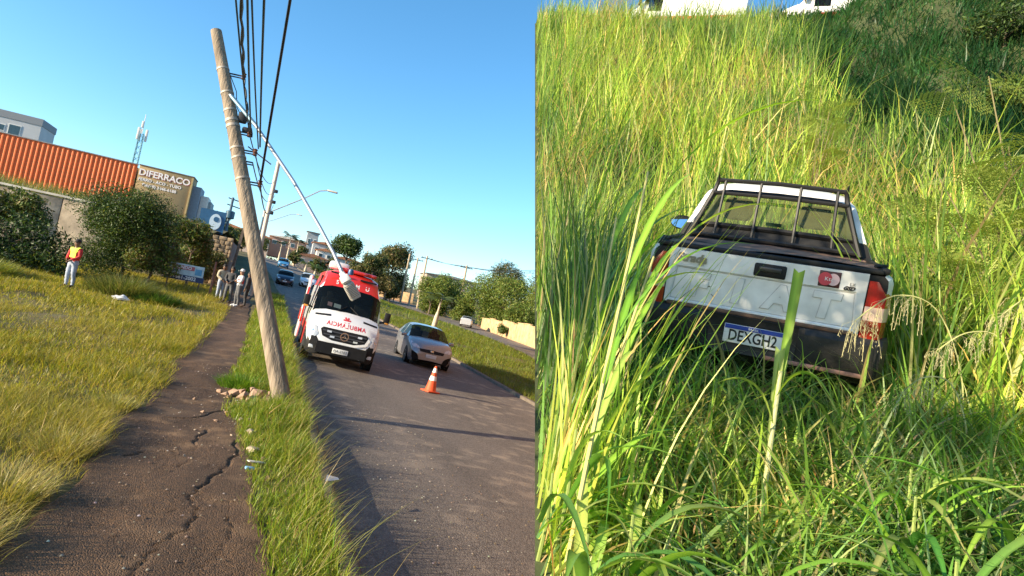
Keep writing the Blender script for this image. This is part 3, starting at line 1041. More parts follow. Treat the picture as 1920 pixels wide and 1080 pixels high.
    for x in (-.5, -.25, .3, .55):
        MB().rbox((x + .05, 2.015, 2.77), (.16, .03, .08), .01).build("beacon_lens", M_LENSR, lb)
    MB().rbox((-.45, 2.9, 2.86), (.6, .7, .24), .07).build("vent_unit", M_WHITE, t)
    MB().box((-.45, 1.74, 2.60), (.5, .05, .05)).build("roof_bracket", M_BLACKP, t)
    MB().box((.45, 1.78, 2.56), (.5, .05, .05)).build("roof_bracket", M_BLACKP, t)
    # stripes, wheels, side door standing open
    for sx in (-1, 1):
        MB().box((sx * 1.0, 3.6, .82), (.012, 3.9, .30)).build("side_stripe", M_RED, t)
        MB().box((sx * .998, 2.1, .50), (.02, .75, .34)).build("lower_panel", M_RED, t)
        for yy in (1.02, 4.55):
            MB().lathe([(.43, -.02), (.44, 0), (.43, .02)], 24, 'x', (sx * .985, yy, .36)).build("wheel_arch", M_BLACKP, t)
            wheel(t, sx * .89, yy, .35, .23, sx, M_STEELW)
    if door:
        dr = MB().rbox((-1.17, 3.15, 1.40), (.08, 1.25, 1.95), .03).build("open_door", M_WHITE, t)
        MB().rbox((-1.215, 3.15, 1.78), (.02, .95, .75), .008).build("door_window", M_GLASSD, dr)
        MB().rbox((-1.218, 3.15, 1.12), (.02, 1.2, .34), .008).build("door_stripe", M_RED, dr)
        MB().rbox((-1.165, 2.515, 1.45), (.06, .02, 1.1), .008).build("door_edge_trim", M_RED, dr)
    return t
amb = make_ambulance("white and red ambulance halted on the road behind the leaning pole", loc=(2.04, 17.35, -.035), rot=(0, R(3.4), R(-1.5)))

# ---------------------------------------------------------------- passenger cars (front at local y = 0)
def make_car(name, label, paint, loc, rot, detail=True, group=None):
    t = thing(name, label, "car", loc, rot, group)
    S = []; RG = []
    def st(y, zs, zb, wl, wb, pts):
        S.append(y); RG.append(ring9(zs, zb, wl, wb, pts))
    st(.00, .26, .46, .48, .55, [(.52, .50), (.42, .53), (.2, .55), (0, .555)])
    st(.10, .20, .54, .70, .74, [(.72, .62), (.60, .68), (.34, .71), (0, .72)])
    st(.28, .18, .66, .80, .82, [(.80, .74), (.70, .80), (.42, .835), (0, .85)])
    st(.70, .17, .82, .83, .845, [(.82, .87), (.74, .93), (.46, .965), (0, .98)])
    st(1.08, .17, .90, .835, .85, [(.80, .95), (.74, .995), (.46, 1.03), (0, 1.045)])
    st(1.45, .17, .93, .84, .85, [(.73, 1.20), (.68, 1.225), (.44, 1.27), (0, 1.285)])
    st(1.80, .17, .94, .84, .85, [(.66, 1.385), (.60, 1.42), (.40, 1.46), (0, 1.475)])
    st(2.30, .17, .96, .84, .85, [(.66, 1.42), (.58, 1.48), (.38, 1.51), (0, 1.52)])
    st(2.42, .17, .965, .84, .85, [(.66, 1.42), (.58, 1.48), (.38, 1.51), (0, 1.52)])
    st(3.15, .17, 1.0, .84, .85, [(.64, 1.39), (.56, 1.45), (.38, 1.49), (0, 1.50)])
    st(3.45, .18, 1.02, .83, .84, [(.66, 1.32), (.56, 1.40), (.38, 1.44), (0, 1.455)])
    st(3.85, .22, 1.02, .80, .82, [(.72, 1.12), (.62, 1.18), (.38, 1.22), (0, 1.23)])
    st(3.98, .30, .92, .70, .74, [(.66, .98), (.56, 1.0), (.38, 1.02), (0, 1.03)])
    def cl(i, j, c):
        y0 = S[i]
        if y0 in (1.08, 1.45) and j >= 5: return 'windshield'
        if j == 4 and y0 in (1.45, 1.80, 2.42): return 'side_window'
        if y0 == 3.45 and j >= 6: return 'rear_window'
        if y0 < .1 and c.z < .5: return 'lower_grille'
        return 'body'
    pt = shell(S, RG, cl)
    al = MB()
    for p in pt.values(): al.add(p.v, p.f)
    bvh = al.bvh()
    for k, p in pt.items():
        weld(p).build(k.strip(), {'body': paint, 'lower_grille': M_BLACKP}.get(k, M_GLASSD), t, angle=28)
    for sx in (-1, 1):
        for yy in (.75, 3.20):
            MB().lathe([(.335, -.02), (.345, 0), (.335, .02)], 20, 'x', (sx * .828, yy, .30)).build("wheel_arch", M_BLACKP, t)
            wheel(t, sx * .75, yy, .29, .19, sx, M_RIM, spokes=7)
        hp = [(sx * .46, .66), (sx * .52, .74), (sx * .78, .86), (sx * .80, .76), (sx * .70, .66)]
        project(flat_poly(hp, 0, 2), bvh, (0, 1, 0), .006).build("headlight", M_LAMPG, t)
        if detail:
            MB().rbox((sx * .95, 1.35, .99), (.20, .11, .13), .03).box((sx * .85, 1.37, .95), (.1, .05, .04)).build("mirror", paint, t)
            for yy in (1.9, 2.75):
                MB().rbox((sx * .853, yy, .80), (.02, .17, .03), .006).build("door_handle", paint, t)
            fp = [(sx * .52, .34), (sx * .72, .42), (sx * .72, .30), (sx * .60, .26)]
            project(flat_poly(fp, 0, 2), bvh, (0, 1, 0), .006).build("fog_light_recess", M_BLACKP, t)
            MB().rbox((sx * .72, 3.93, .86), (.14, .1, .2), .03).build("tail_light", M_LENSR, t)
        else:
            MB().rbox((sx * .72, 3.93, .86), (.14, .1, .2), .03).build("tail_light", M_LENSR, t)
    gr = project(flat_poly([(-.48, .655), (0, .675), (.48, .655), (.44, .56), (0, .545), (-.44, .56)], 0, 3), bvh, (0, 1, 0), .008).build("grille", M_BLACKP, t)
    MB().rbox((0, .0, .615), (.12, .012, .085), .004).build("emblem", M_CHROME, gr)
    MB().rbox((0, -.02, .44), (.40, .012, .13), .004).build("number_plate", M_PLATE, t)
    if detail:
        MB().box((0, 1.35, .92), (1.3, .5, .1)).build("dashboard", M_INT, t)
        for sx in (-.36, .36):
            MB().rbox((sx, 2.1, .95), (.46, .16, .6), .05, (-.2, 0, 0)).rbox((sx, 2.18, 1.28), (.25, .1, .17), .04).build("seat", M_INT, t)
        MB().lathe([(.17, -.012), (.18, 0), (.17, .012), (.15, 0)], 18, 'y', (.36, 1.62, .98)).build("steering_wheel", M_INT, t)
    return t
carS = make_car("parked_car", "silver hatchback waiting on the road behind the traffic cone", M_SILVER, (5.82, 22.05, -.10), (0, R(3.4), R(-3)))
M_NAVY = mat("navy_paint", (.012, .02, .045), .3, var=.05, coat=.6)
M_BLUEP = mat("blue_paint", (.05, .22, .42), .3, var=.05, coat=.6)
M_PALE = mat("pale_silver_paint", (.55, .55, .54), .35, metal=.3, var=.05, coat=.4)
make_car("moving_car", "dark navy car driving up the road beyond the people", M_NAVY, (1.1, 66.5, float(hz(1.3, 66.5)) + .02), (R(3), 0, 0), False)
make_car("moving_car", "light blue car high up on the far climbing road", M_BLUEP, (1.0, 106.5, float(hz(1.6, 106.5)) + .02), (R(4), 0, 0), False)
make_car("moving_car", "white car seen between the ambulance door and roof on the road", M_WHITE, (3.6, 71.5, float(hz(3.6, 71.5)) + .02), (R(4), 0, 0), False)
make_car("parked_car", "pale silver car parked beside the sandy coloured wall", M_PALE, (27.6, 87.5, float(hz(27.6, 87.5)) + .14), (0, 0, R(160)), False)

# ---------------------------------------------------------------- the crashed pickup (rear at local y = 0, heading +y)
def make_pickup():
    t = thing("pickup_truck", "dusty white pickup truck stuck in tall grass on the bank", "pickup truck", (3.344, 3.629, 1.866))
    t.rotation_mode = 'QUATERNION'
    q = Matrix.Rotation(R(-43.64), 3, 'Z') @ Matrix.Rotation(R(13.87), 3, 'X') @ Matrix.Rotation(R(1.2), 3, 'Y')
    t.rotation_quaternion = q.to_quaternion()
    S = []; RG = []
    def st(y, zs, zb, wl, wb, pts):
        S.append(y); RG.append(ring9(zs, zb, wl, wb, pts))
    st(.02, .34, .90, .74, .79, [(.785, .94), (.76, .965), (.5, .968), (0, .968)])
    st(.10, .30, .92, .80, .83, [(.815, .96), (.78, .985), (.5, .99), (0, .99)])
    st(1.06, .26, .94, .82, .84, [(.82, .98), (.78, 1.0), (.5, 1.005), (0, 1.005)])
    st(1.12, .26, .94, .82, .84, [(.80, 1.0), (.70, 1.02), (.5, 1.03), (0, 1.035)])
    st(1.18, .26, .94, .82, .84, [(.745, 1.13), (.66, 1.14), (.5, 1.15), (0, 1.16)])
    st(1.36, .26, .94, .82, .84, [(.64, 1.40), (.555, 1.435), (.42, 1.45), (0, 1.46)])
    st(1.44, .26, .94, .82, .84, [(.625, 1.44), (.54, 1.50), (.40, 1.52), (0, 1.53)])
    st(1.62, .26, .94, .82, .84, [(.625, 1.45), (.54, 1.52), (.40, 1.545), (0, 1.555)])
    st(2.28, .26, .94, .82, .84, [(.625, 1.44), (.54, 1.51), (.40, 1.535), (0, 1.545)])
    st(2.42, .26, .94, .82, .84, [(.63, 1.41), (.56, 1.46), (.40, 1.49), (0, 1.50)])
    st(3.05, .26, .93, .82, .84, [(.78, 1.00), (.70, 1.02), (.5, 1.05), (0, 1.06)])
    st(3.9, .26, .82, .80, .82, [(.78, .88), (.70, .91), (.5, .94), (0, .95)])
    st(4.25, .28, .68, .72, .74, [(.70, .74), (.62, .76), (.4, .78), (0, .79)])
    st(4.36, .34, .56, .62, .64, [(.6, .60), (.5, .62), (.3, .63), (0, .635)])
    def cl(i, j, c):
        y0 = S[i]
        if y0 == 1.18 and j >= 6: return 'rear_window'
        if y0 in (1.06, 1.12) and j >= 5: return 'window_surround'
        if y0 == 2.42 and j >= 6: return 'windshield'
        if j == 4 and y0 in (1.62, 2.28): return 'side_window'
        if y0 < 1.0 and j >= 6: return 'bed_floor'
        if j in (0, 1): return 'underbody'
        return 'body'
    pt = shell(S, RG, cl, caps=('underbody', 'body'))
    M_REARG = glass_mat("dusty_rear_glass", (.88, .93, .58), (.15, .165, .075), .42, .24)
    M_CLEAR = glass_mat("clear_windscreen", (.85, .92, .85), (.02, .03, .03), .12, .04)
    mt = {'body': M_DUSTY, 'rear_window': M_REARG, 'windshield': M_CLEAR, 'side_window': M_CLEAR, 'bed_floor': M_BLACKP, 'window_surround': M_BLACKP, 'underbody': M_BLACKP}
    ob = {k: weld(p).build(k.strip(), mt[k.strip()], t, angle=26) for k, p in pt.items()}
    # rubber seal round the rear window
    seal = MB()
    c = [(-.665, 1.172, 1.135), (-.56, 1.35, 1.425), (-.42, 1.365, 1.447), (0, 1.37, 1.457), (.42, 1.365, 1.447), (.56, 1.35, 1.425), (.665, 1.172, 1.135), (.5, 1.168, 1.142), (0, 1.165, 1.15), (-.5, 1.168, 1.142), (-.665, 1.172, 1.135)]
    seal.tube(c, .026, 6, False)
    seal.build("window_seal", M_BLACKP, ob['rear_window'])
    MB().box((.0, 1.163, 1.20), (.13, .004, .035), (.55, 0, 0)).build("window_sticker", mat("sticker_dark", (.02, .05, .03), .5, var=.1), ob['rear_window'])
    # tonneau cover, faded and dusty, with raised rims
    tn = MB()
    nx, ny = 14, 8
    V = []
    for iy in range(ny + 1):
        for ix in range(nx + 1):
            x = -.735 + 1.47 * ix / nx; y = .05 + 1.06 * iy / ny
            V.append((x, y, .995 + .018 * math.sin(3.1 * x + 2 * y) * .5 + .010 * math.sin(11 * y + 4 * x) - .012 * abs(math.sin(2.2 * x))))
    F = [(iy * (nx + 1) + ix, iy * (nx + 1) + ix + 1, (iy + 1) * (nx + 1) + ix + 1, (iy + 1) * (nx + 1) + ix) for iy in range(ny) for ix in range(nx)]
    tn.add([(a, b, c_ + .022) for a, b, c_ in V], F)
    tn.build("tonneau_cover", mat("faded_vinyl", (.17, .10, .07), .8, var=.45, scale=7, bump=.4, bscale=30), t)
    MB().rbox((0, .035, .993), (1.50, .05, .034), .012).build("rear_rail", M_BLACKP, t)
    for sx in (-1, 1):
        MB().rbox((sx * .762, .56, 1.0), (.055, 1.06, .045), .015).build("side_rail", M_BLACKP, t)
        MB().tube([(sx * .70, .10, 1.025), (sx * .78, .20, 1.03), (sx * .72, .24, 1.02)], .012, 5).build("cover_clip", M_BLACKP, t)
        # dark quarter trim between bed and cab
        MB().add([(sx * .835, 1.10, .945), (sx * .835, 1.42, .945), (sx * .70, 1.40, 1.28), (sx * .765, 1.16, 1.06)], [(0, 1, 2, 3)]).build("quarter_trim", M_BLACKP, t, False)
    # tailgate: pressed panel with recessed field and pressed-in lettering
    tg = MB()
    def gate(pts, y):
        return [(a, y, b) for a, b in pts]
    o_ = [(-.665, .555), (.665, .555), (.665, .972), (-.665, .972)]
    i1 = [(-.635, .575), (.635, .575), (.61, .84), (-.61, .84)]
    i2 = [(-.622, .588), (.622, .588), (.598, .828), (-.598, .828)]
    tg.add(gate(o_, -.008) + gate(i1, -.010) + gate(i2, .001) + gate(o_, .03),
           [(0, 1, 5, 4), (1, 2, 6, 5), (2, 3, 7, 6), (3, 0, 4, 7), (4, 5, 9, 8), (5, 6, 10, 9), (6, 7, 11, 10), (7, 4, 8, 11), (8, 9, 10, 11), (0, 12, 13, 1), (1, 13, 14, 2), (2, 14, 15, 3), (3, 15, 12, 0)])
    tgo = tg.build("tailgate", M_DUSTY, t, angle=20)
    M_GROOVE = mat("groove_grime", (.44, .43, .42), .8, var=.3, scale=12)
    for p_, q_ in zip(i2, i2[1:] + i2[:1]):
        MB().tube([(p_[0], .0, p_[1]), (q_[0], .0, q_[1])], .0028, 4).build("panel_groove", M_GROOVE, tgo)
    for k, ch in enumerate("FIAT"):
        if ch == 'I': w = .5
        l = xf(text_mb(ch, .235, .016, bold=.012), ((-.43, -.15, .14, .43)[k], .0, .705))
        l.v = [(x * 1.12 + (z - .705) * .12 * 0 - ((-.43, -.15, .14, .43)[k]) * .12 + .12 * (z - .705), y, z) for x, y, z in l.v]
        l.build("pressed_letter", M_DUSTY, tgo, angle=20)
        ln_ = text_mb(ch, .235, .006, bold=.0165)
        cx_ = (-.43, -.15, .14, .43)[k]
        ln_.v = [(cx_ + x * 1.12 + .12 * z, y + .0005, z + .705) for x, y, z in ln_.v]
        ln_.build("letter_groove", M_GROOVE, tgo, angle=20)
    # short scratches
    M_SCR = mat("scratch_dark", (.08, .07, .065), .8, var=.2)
    for a, b in (((-.40, .735), (-.385, .70)), ((-.385, .70), (-.36, .745)), ((-.41, .70), (-.34, .715)), ((-.37, .69), (-.35, .72)), ((-.33, .66), (-.30, .64)), ((.20, .62), (.22, .615))):
        MB().tube([(a[0], .0, a[1]), (b[0], .0, b[1])], .0028, 4).build("scratch", M_SCR, tgo)
    hd = MB().rbox((.045, -.012, .895), (.215, .02, .095), .012).build("handle_recess", M_BLACKP, tgo)
    MB().rbox((.045, -.026, .905), (.15, .018, .035), .008).build("handle", mat("worn_black", (.03, .03, .032), .35, var=.2), hd)
    M_BADGE = mat("badge_grey", (.30, .30, .30), .3, metal=.7, var=.1)
    bd = xf(text_mb("Strada", .085, .01, bold=.004), (-.50, -.012, .905))
    bd.v = [(x + .25 * (z - .905), y, z) for x, y, z in bd.v]
    bd.build("badge", M_BADGE, tgo)
    xf(text_mb("HD", .024, .006), (-.43, -.012, .865)).build("small_badge", M_BADGE, tgo)
    xf(text_mb("LX", .03, .006), (.575, -.012, .885)).build("small_badge", M_BADGE, tgo)
    fl = xf(text_mb("GSD", .036, .006, bold=.002), (.56, -.012, .855))
    fl.v = [(x * 1.0 + .4 * (z - .855), y, z) for x, y, z in fl.v]
    fl.build("small_badge", M_INK, tgo)
    sk = MB().rbox((.43, -.010, .90), (.135, .006, .11), .002).build("sticker", mat("sticker_black", (.05, .012, .014), .5, var=.1), tgo)
    MB().prism(disc_outline(20, .044, .046, (.402, .90)), -.016, -.0132).build("sticker_disc", mat("sticker_red", (.50, .05, .07), .5, var=.1), sk)
    MB().prism(disc_outline(20, .040, .042, (.452, .90)), -.0155, -.0131).build("sticker_disc", mat("sticker_pink", (.62, .42, .44), .5, var=.1), sk)
    xf(text_mb("Ktz", .038, .001), (.425, -.0175, .90)).build("sticker_text", M_PLATE, sk)
    # tail lights wrap the corners: red, pale band, red
    for sx in (-1, 1):
        def lens(z0, z1, m, nm, par):
            mb = MB()
            prof = [(.672, -.004), (.735, -.012), (.79, .004), (.825, .06), (.838, .13)]
            rows = 5
            V = []
            for k in range(rows):
                z = z0 + (z1 - z0) * k / (rows - 1)
                pinch = 1 - .55 * max(0, (z - .86) / .07) ** 2 if z > .86 else 1
                for a, b in prof:
                    V.append((sx * (.672 + (a - .672) * pinch), b - .012, z))
            n = len(prof)
            F = [(i * n + j, i * n + j + 1, (i + 1) * n + j + 1, (i + 1) * n + j) for i in range(rows - 1) for j in range(n - 1)]
            mb.add(V, F)
            o = mb.build(nm, m, par)
            return o
        a = lens(.535, .93, M_LENSR, "tail_light", t)
        lw = lens(.66, .755, M_LENSW, "reversing_lens", a)
        lw.location = (0, -.004, 0)
    # bumper with plate recess, step and lower edge
    M_BUMP = mat("faded_black_bumper", (.010, .0095, .0095), .6, var=.35, scale=5, bump=.15)
    bp = MB()
    prof = [(.545, .03), (.535, -.05), (.50, -.085), (.36, -.095), (.27, -.07), (.20, .02)]
    xsb = [-.86, -.82, -.6, -.34, -.30, .30, .34, .6, .82, .86]
    V = []
    for k, x in enumerate(xsb):
        rec = .05 if abs(x) <= .30 else 0
        rnd = .10 if abs(x) > .84 else (.03 if abs(x) > .8 else 0)
        for z, y in prof:
            V.append((x, y + rnd + (rec if z in (.50, .36) else 0), z))
    n = len(prof)
    F = [(i * n + j, i * n + j + 1, (i + 1) * n + j + 1, (i + 1) * n + j) for i in range(len(xsb) - 1) for j in range(n - 1)]
    F += [tuple(range(n)), tuple((len(xsb) - 1) * n + j for j in range(n - 1, -1, -1))]
    bp.add(V, F)
    bo = bp.build("bumper", M_BUMP, t, angle=30)
    MB().rbox((.42, -.10, .285), (.62, .02, .03), .008).build("bumper_scuff", mat("scuffed_edge", (.24, .13, .10), .8, var=.4, scale=12), bo)
    MB().rbox((0, .0, .552), (1.28, .05, .028), .01).build("bumper_step", mat("dirt_on_step", (.13, .075, .05), .9, var=.4, scale=9), bo)
    pl = MB().rbox((.01, -.075, .412), (.40, .012, .135), .004, (R(-2), 0, 0)).build("number_plate", M_PLATE, t)
    MB().box((.01, -.0830, .463), (.392, .004, .030), (R(-2), 0, 0)).build("plate_band", M_BLUE, pl)
    xf(text_mb("BRASIL", .024), (.01, -.0865, .463), (R(-2), 0, 0)).build("plate_country", M_PLATE, pl)
    pt = text_mb("DEXGH2", .112, bold=.0022)
    pt.v = [(x * .76, y, z) for x, y, z in pt.v]
    xf(pt, (.01, -.084, .398), (R(-2), 0, 0)).build("plate_text", M_INK, pl)
    # window guard: bent side bars with pointed tops, two rails, four uprights
    M_TUBE = mat("rack_black", (.007, .007, .0075), .55, var=.3, scale=9)
    ro = MB().tube([(-.54, 1.24, 1.545), (0, 1.24, 1.56), (.54, 1.24, 1.545)], .02, 7).build("window_guard", M_TUBE, t)
    for sx in (-1, 1):
        MB().tube([(sx * .70, 1.06, 1.02), (sx * .66, 1.09, 1.12), (sx * .545, 1.25, 1.46), (sx * .525, 1.24, 1.54), (sx * .53, 1.20, 1.60)], [.021, .021, .021, .018, .005], 7).build("guard_post", M_TUBE, ro)
    MB().tube([(-.555, 1.22, 1.43), (0, 1.22, 1.44), (.555, 1.22, 1.43)], .017, 7).build("guard_rail", M_TUBE, ro)
    MB().tube([(-.68, 1.07, 1.045), (0, 1.07, 1.05), (.68, 1.07, 1.045)], .02, 7).build("guard_rail", M_TUBE, ro)
    for x0, x1 in ((-.46, -.48), (-.155, -.16), (.17, .175), (.46, .48)):
        MB().tube([(x1, 1.075, 1.05), (x0 * 1.02, 1.15, 1.25), (x0, 1.235, 1.55)], .013, 6).build("guard_bar", M_TUBE, ro)
    # cabin
    for sx in (-.33, .33):
        MB().rbox((sx, 1.72, .80), (.46, .16, .56), .05).build("seat", M_INT, t)
        MB().rbox((sx, 1.50, 1.30), (.26, .10, .21), .048).build("headrest", M_INT, t)
    MB().box((0, 2.85, .92), (1.3, .35, .14)).build("dashboard", M_INT, t)
    # door mirrors
    M_MIRR = mat("mirror_glass", (.75, .80, .85), .03, metal=1.0, var=0)
    for sx in (-1,):
        mi = MB().add(*[(lambda mb: (mb.v, mb.f))(MB().lathe([(.02, .05), (.09, .04), (.105, 0), (.10, -.02)], 20, 'y'))][0])
        mi.v = [(x * 1.32, y, z * .80) for x, y, z in mi.v]
        mo = xf(mi, (sx * .985, 2.62, 1.075), (R(-6), 0, R(10 * -sx))).tube([(sx * .80, 2.66, 1.0), (sx * .93, 2.64, 1.04)], .03, 6).build("mirror", M_BLACKP, t)
        g = MB().prism(disc_outline(24, .125, .074), -.004, .0)
        xf(g, (sx * .985, 2.594, 1.077), (R(-22), 0, R(8 * -sx))).build("mirror_glass", M_MIRR, mo)
    for sx in (-1, 1):
        for yy in (.78, 3.52):
            MB().lathe([(.35, -.02), (.36, 0), (.35, .02)], 20, 'x', (sx * .825, yy, .30)).build("wheel_arch", M_BLACKP, t)
            wheel(t, sx * .74, yy, .30, .18, sx, M_STEELW)
    return t
pickup = make_pickup()

# ================================================================== foliage helpers
def leaf_cloud(blobs, n, size, cols, wts, name, shell_bias=.6, flat=.75, jit=.25):
    """many small leaf faces through a volume of blobs [(centre, (rx, ry, rz)), ...]"""
    vol = np.array([b[1][0] * b[1][1] * b[1][2] for b in blobs]) ** .67
    k = RNG.choice(len(blobs), n, p=vol / vol.sum())
    C = np.array([b[0] for b in blobs], float)[k]
    S = np.array([b[1] for b in blobs], float)[k]
    d = RNG.normal(size=(n, 3)); d /= np.linalg.norm(d, axis=1)[:, None]
    r = np.where(RNG.random(n) < shell_bias, RNG.normal(.93, .12, n), RNG.random(n) ** .5)
    # lumps so that the outline is uneven and gaps open
    lump = 1 + .22 * np.sin(d[:, 0] * 5 + k) * np.sin(d[:, 1] * 6 + 2 * k) + .15 * np.sin(d[:, 2] * 9 + k)
    P = C + d * S * (r * lump)[:, None]
    nrm = d * .7 + RNG.normal(size=(n, 3)) * .8
    nrm[:, 2] += .25
    nrm /= np.linalg.norm(nrm, axis=1)[:, None]
    t = np.cross(nrm, RNG.normal(size=(n, 3))); t /= np.linalg.norm(t, axis=1)[:, None]
    b = np.cross(nrm, t)
    s = size * RNG.uniform(.6, 1.4, n)[:, None]
    V = np.stack([P - t * s, P - b * s * .42 * flat, P + t * s, P + b * s * .42 * flat], 1).reshape(-1, 3)
    q = np.arange(n * 4).reshape(n, 4)
    col = palette(n, cols, wts, jit)
    return mesh_from(name, V, [q], np.repeat(col, 4, 0))

M_BARK = mat("bark", (.13, .095, .065), .9, var=.35, scale=9, bump=.6, bscale=20)
def limbs(base_, top, r0, spread, n, parent, up=.6):
    """tapered trunk with limbs reaching into the crown"""
    mb = MB()
    b = Vector(base_); t = Vector(top)
    mid = b.lerp(t, .5) + Vector((random.uniform(-.1, .1), random.uniform(-.1, .1), 0)) * (t - b).length * .3
    mb.tube([b - Vector((0, 0, .2)), b, mid, t], [r0 * 1.25, r0, r0 * .7, r0 * .35], 8)
    for i in range(n):
        a = TAU * i / n + random.uniform(-.5, .5)
        s = mid.lerp(t, random.uniform(0, .8))
        e = s + Vector((math.cos(a) * spread, math.sin(a) * spread, spread * up * random.uniform(.5, 1.4)))
        m_ = s.lerp(e, .5) + Vector((0, 0, spread * .12))
        mb.tube([s, m_, e], [r0 * .4, r0 * .25, r0 * .08], 6)
    return mb.build("trunk", M_BARK, parent)

def blob_set(c, r, n, squash=.75, spread=.62, low=-.45):
    out = [(tuple(c), (r * .6, r * .6, r * .5))]
    spread = spread + .16
    for i in range(int(n * 2.2)):
        a = random.uniform(0, TAU); q = random.uniform(.15, 1) ** .6
        z = random.uniform(low, 1)
        f = math.sqrt(max(0, 1 - z * z * .7))
        rr = r * random.uniform(.20, .46)
        out.append(((c[0] + math.cos(a) * r * spread * q * f, c[1] + math.sin(a) * r * spread * q * f, c[2] + z * r * squash * .7), (rr, rr, rr * .85)))
    return out

def make_tree(name, label, cat, base_, crown, r, nb, n, size, cols, wts, group=None, trunk_r=.12, squash=.8, low=-.45):
    t = thing(name, label, cat, base_, group=group)
    b = Vector(base_); c = Vector(crown) - b
    limbs((0, 0, 0), c, trunk_r, r * .6, 6, t)
    link("crown", leaf_cloud(blob_set(c, r, nb, squash, low=low), n, size, cols, wts, "crown"), M_LEAF, t)
    return t

G_DARK = [(.028, .060, .014), (.045, .085, .018), (.075, .11, .022), (.018, .035, .010)]
G_MID = [(.07, .12, .022), (.10, .15, .03), (.05, .085, .018), (.16, .18, .04)]
G_OLIVE = [(.13, .12, .04), (.17, .14, .05), (.09, .10, .03), (.22, .16, .07)]
G_BRIGHT = [(.13, .19, .03), (.18, .22, .04), (.09, .14, .025), (.24, .24, .06)]

def gz(x, y, d=0.0):
    return float(hz(x, y)) + d

# ================================================================== left side: terrace, walls, buildings
M_CONC = mat("stained_concrete", (.36, .29, .21), .9, var=.45, scale=1.2, bump=.5, bscale=6)
M_RENDER = mat("pale_render", (.62, .56, .46), .85, var=.2, scale=1.5)
P = []
for y in np.linspace(50.2, 112, 26):
    P.append([(x, y, (4.55 + (y - 50) * .075 if y < 74 else 6.35) + .12 * float(wob(x, y, .5))) for x in np.linspace(-75, -5.6, 60)])
tag(link("terrace", grid_mesh("terrace", np.array(P)), M_SOIL), kind="structure")
# long retaining wall carrying the terrace, cast in bays
rw = thing("retaining_wall", "long stained concrete retaining wall below the orange building", "wall", (-20, 49.8, 1.0))
for i in range(7):
    w = 5.0
    x = -24 + i * w - 0.0
    MB().rbox((x + w / 2, 0, 1.55 + .05 * math.sin(i * 2.1)), (w - .04, .42, 4.6), .03).build("wall_bay", M_CONC, rw)
MB().box((-6.5, -.03, 3.95), (35, .5, .14)).build("coping", M_RENDER, rw)

# warehouse clad in orange corrugated sheet
wh = thing("warehouse", "long warehouse clad in orange corrugated metal sheet above the wall", "building", (-22, 74.2, 6.2))
M_ORANGE = mat("orange_sheet", (.70, .14, .028), .45, var=.10, scale=.7, spec=.4)
mb = MB()
x0, x1, zb, zt = -16.0, 6.72, .55, 5.07
n = int((x1 - x0) / .105)
vs = []
for i in range(n + 1):
    x = x0 + (x1 - x0) * i / n
    ph = i % 4
    y = (-.0, -.085, -.085, 0)[ph]
    vs += [(x, y, zb), (x, y, zt)]
mb.add(vs, [(2 * i, 2 * i + 2, 2 * i + 3, 2 * i + 1) for i in range(n)])
mb.build("corrugated_cladding", M_ORANGE, wh, False)
MB().box((-4.64, -.02, .28), (22.7, .22, .52)).build("plinth", M_RENDER, wh)
MB().box((-4.64, .02, 5.10), (22.8, .36, .09)).build("ridge_flashing", mat("grey_flashing", (.28, .27, .26), .5, metal=.4, var=.15), wh)
MB().box((-4.64, 9.2, 2.4), (22.6, 18, 4.9)).build("hall", M_RENDER, wh)
# painted sign block
sb = thing("sign_block", "tan rendered block with the white painted name of the steel dealer", "building", (-12.5, 74.0, 3.2))
M_TAN = mat("tan_render", (.34, .245, .125), .85, var=.12, scale=.8)
MB().rbox((0, 1.6, 4.05), (5.15, 3.2, 8.1), .05).build("wall", M_TAN, sb)
MB().box((0, 1.6, 8.14), (5.25, 3.3, .10)).build("parapet_cap", mat("cap_dark", (.16, .13, .10), .8, var=.2), sb)
MB().box((2.50, -.03, 4.0), (.16, .10, 8.0)).build("corner_strip", mat("corner_pale", (.48, .35, .16), .8, var=.1), sb)
M_SIGNW = mat("sign_white", (.85, .80, .78), .6, var=.06)
M_SIGNR = mat("sign_shadow_red", (.45, .12, .08), .7, var=.1)
xf(text_mb("DIFERRACO", .92, .02, bold=.03, spacing=.98), (-.10 + .07, -.010, 7.32)).build("name_shadow", M_SIGNR, sb)
xf(text_mb("DIFERRACO", .92, .02, bold=.022, spacing=.98), (-.10, -.028, 7.38)).build("name_lettering", M_SIGNW, sb)
xf(text_mb("FERRO - ACO - TUBO", .42, .02, bold=.012), (-.42, -.02, 6.66)).build("trade_lettering", M_SIGNW, sb)
xf(text_mb("Tel:(19) 3446-6188", .42, .02, bold=.012), (-.42, -.02, 6.12)).build("phone_lettering", M_SIGNW, sb)
# grey-blue annexe and white block behind the sign
an = thing("annexe", "grey stepped annexe with a white end block behind the tan sign", "building", (-9.0, 75.6, 3.2))
MB().box((-.55, .8, 3.65), (.9, 3.2, 7.3)).build("wall", mat("annexe_grey", (.22, .27, .33), .7, var=.1), an)
MB().box((.30, 1.6, 3.3), (.75, 3.0, 6.5)).build("stair_block", mat("annexe_white", (.70, .68, .62), .7, var=.1), an)
MB().box((.80, 2.4, 3.1), (.35, 3.0, 6.1)).build("rear_block", mat("annexe_green", (.30, .36, .38), .7, var=.1), an)

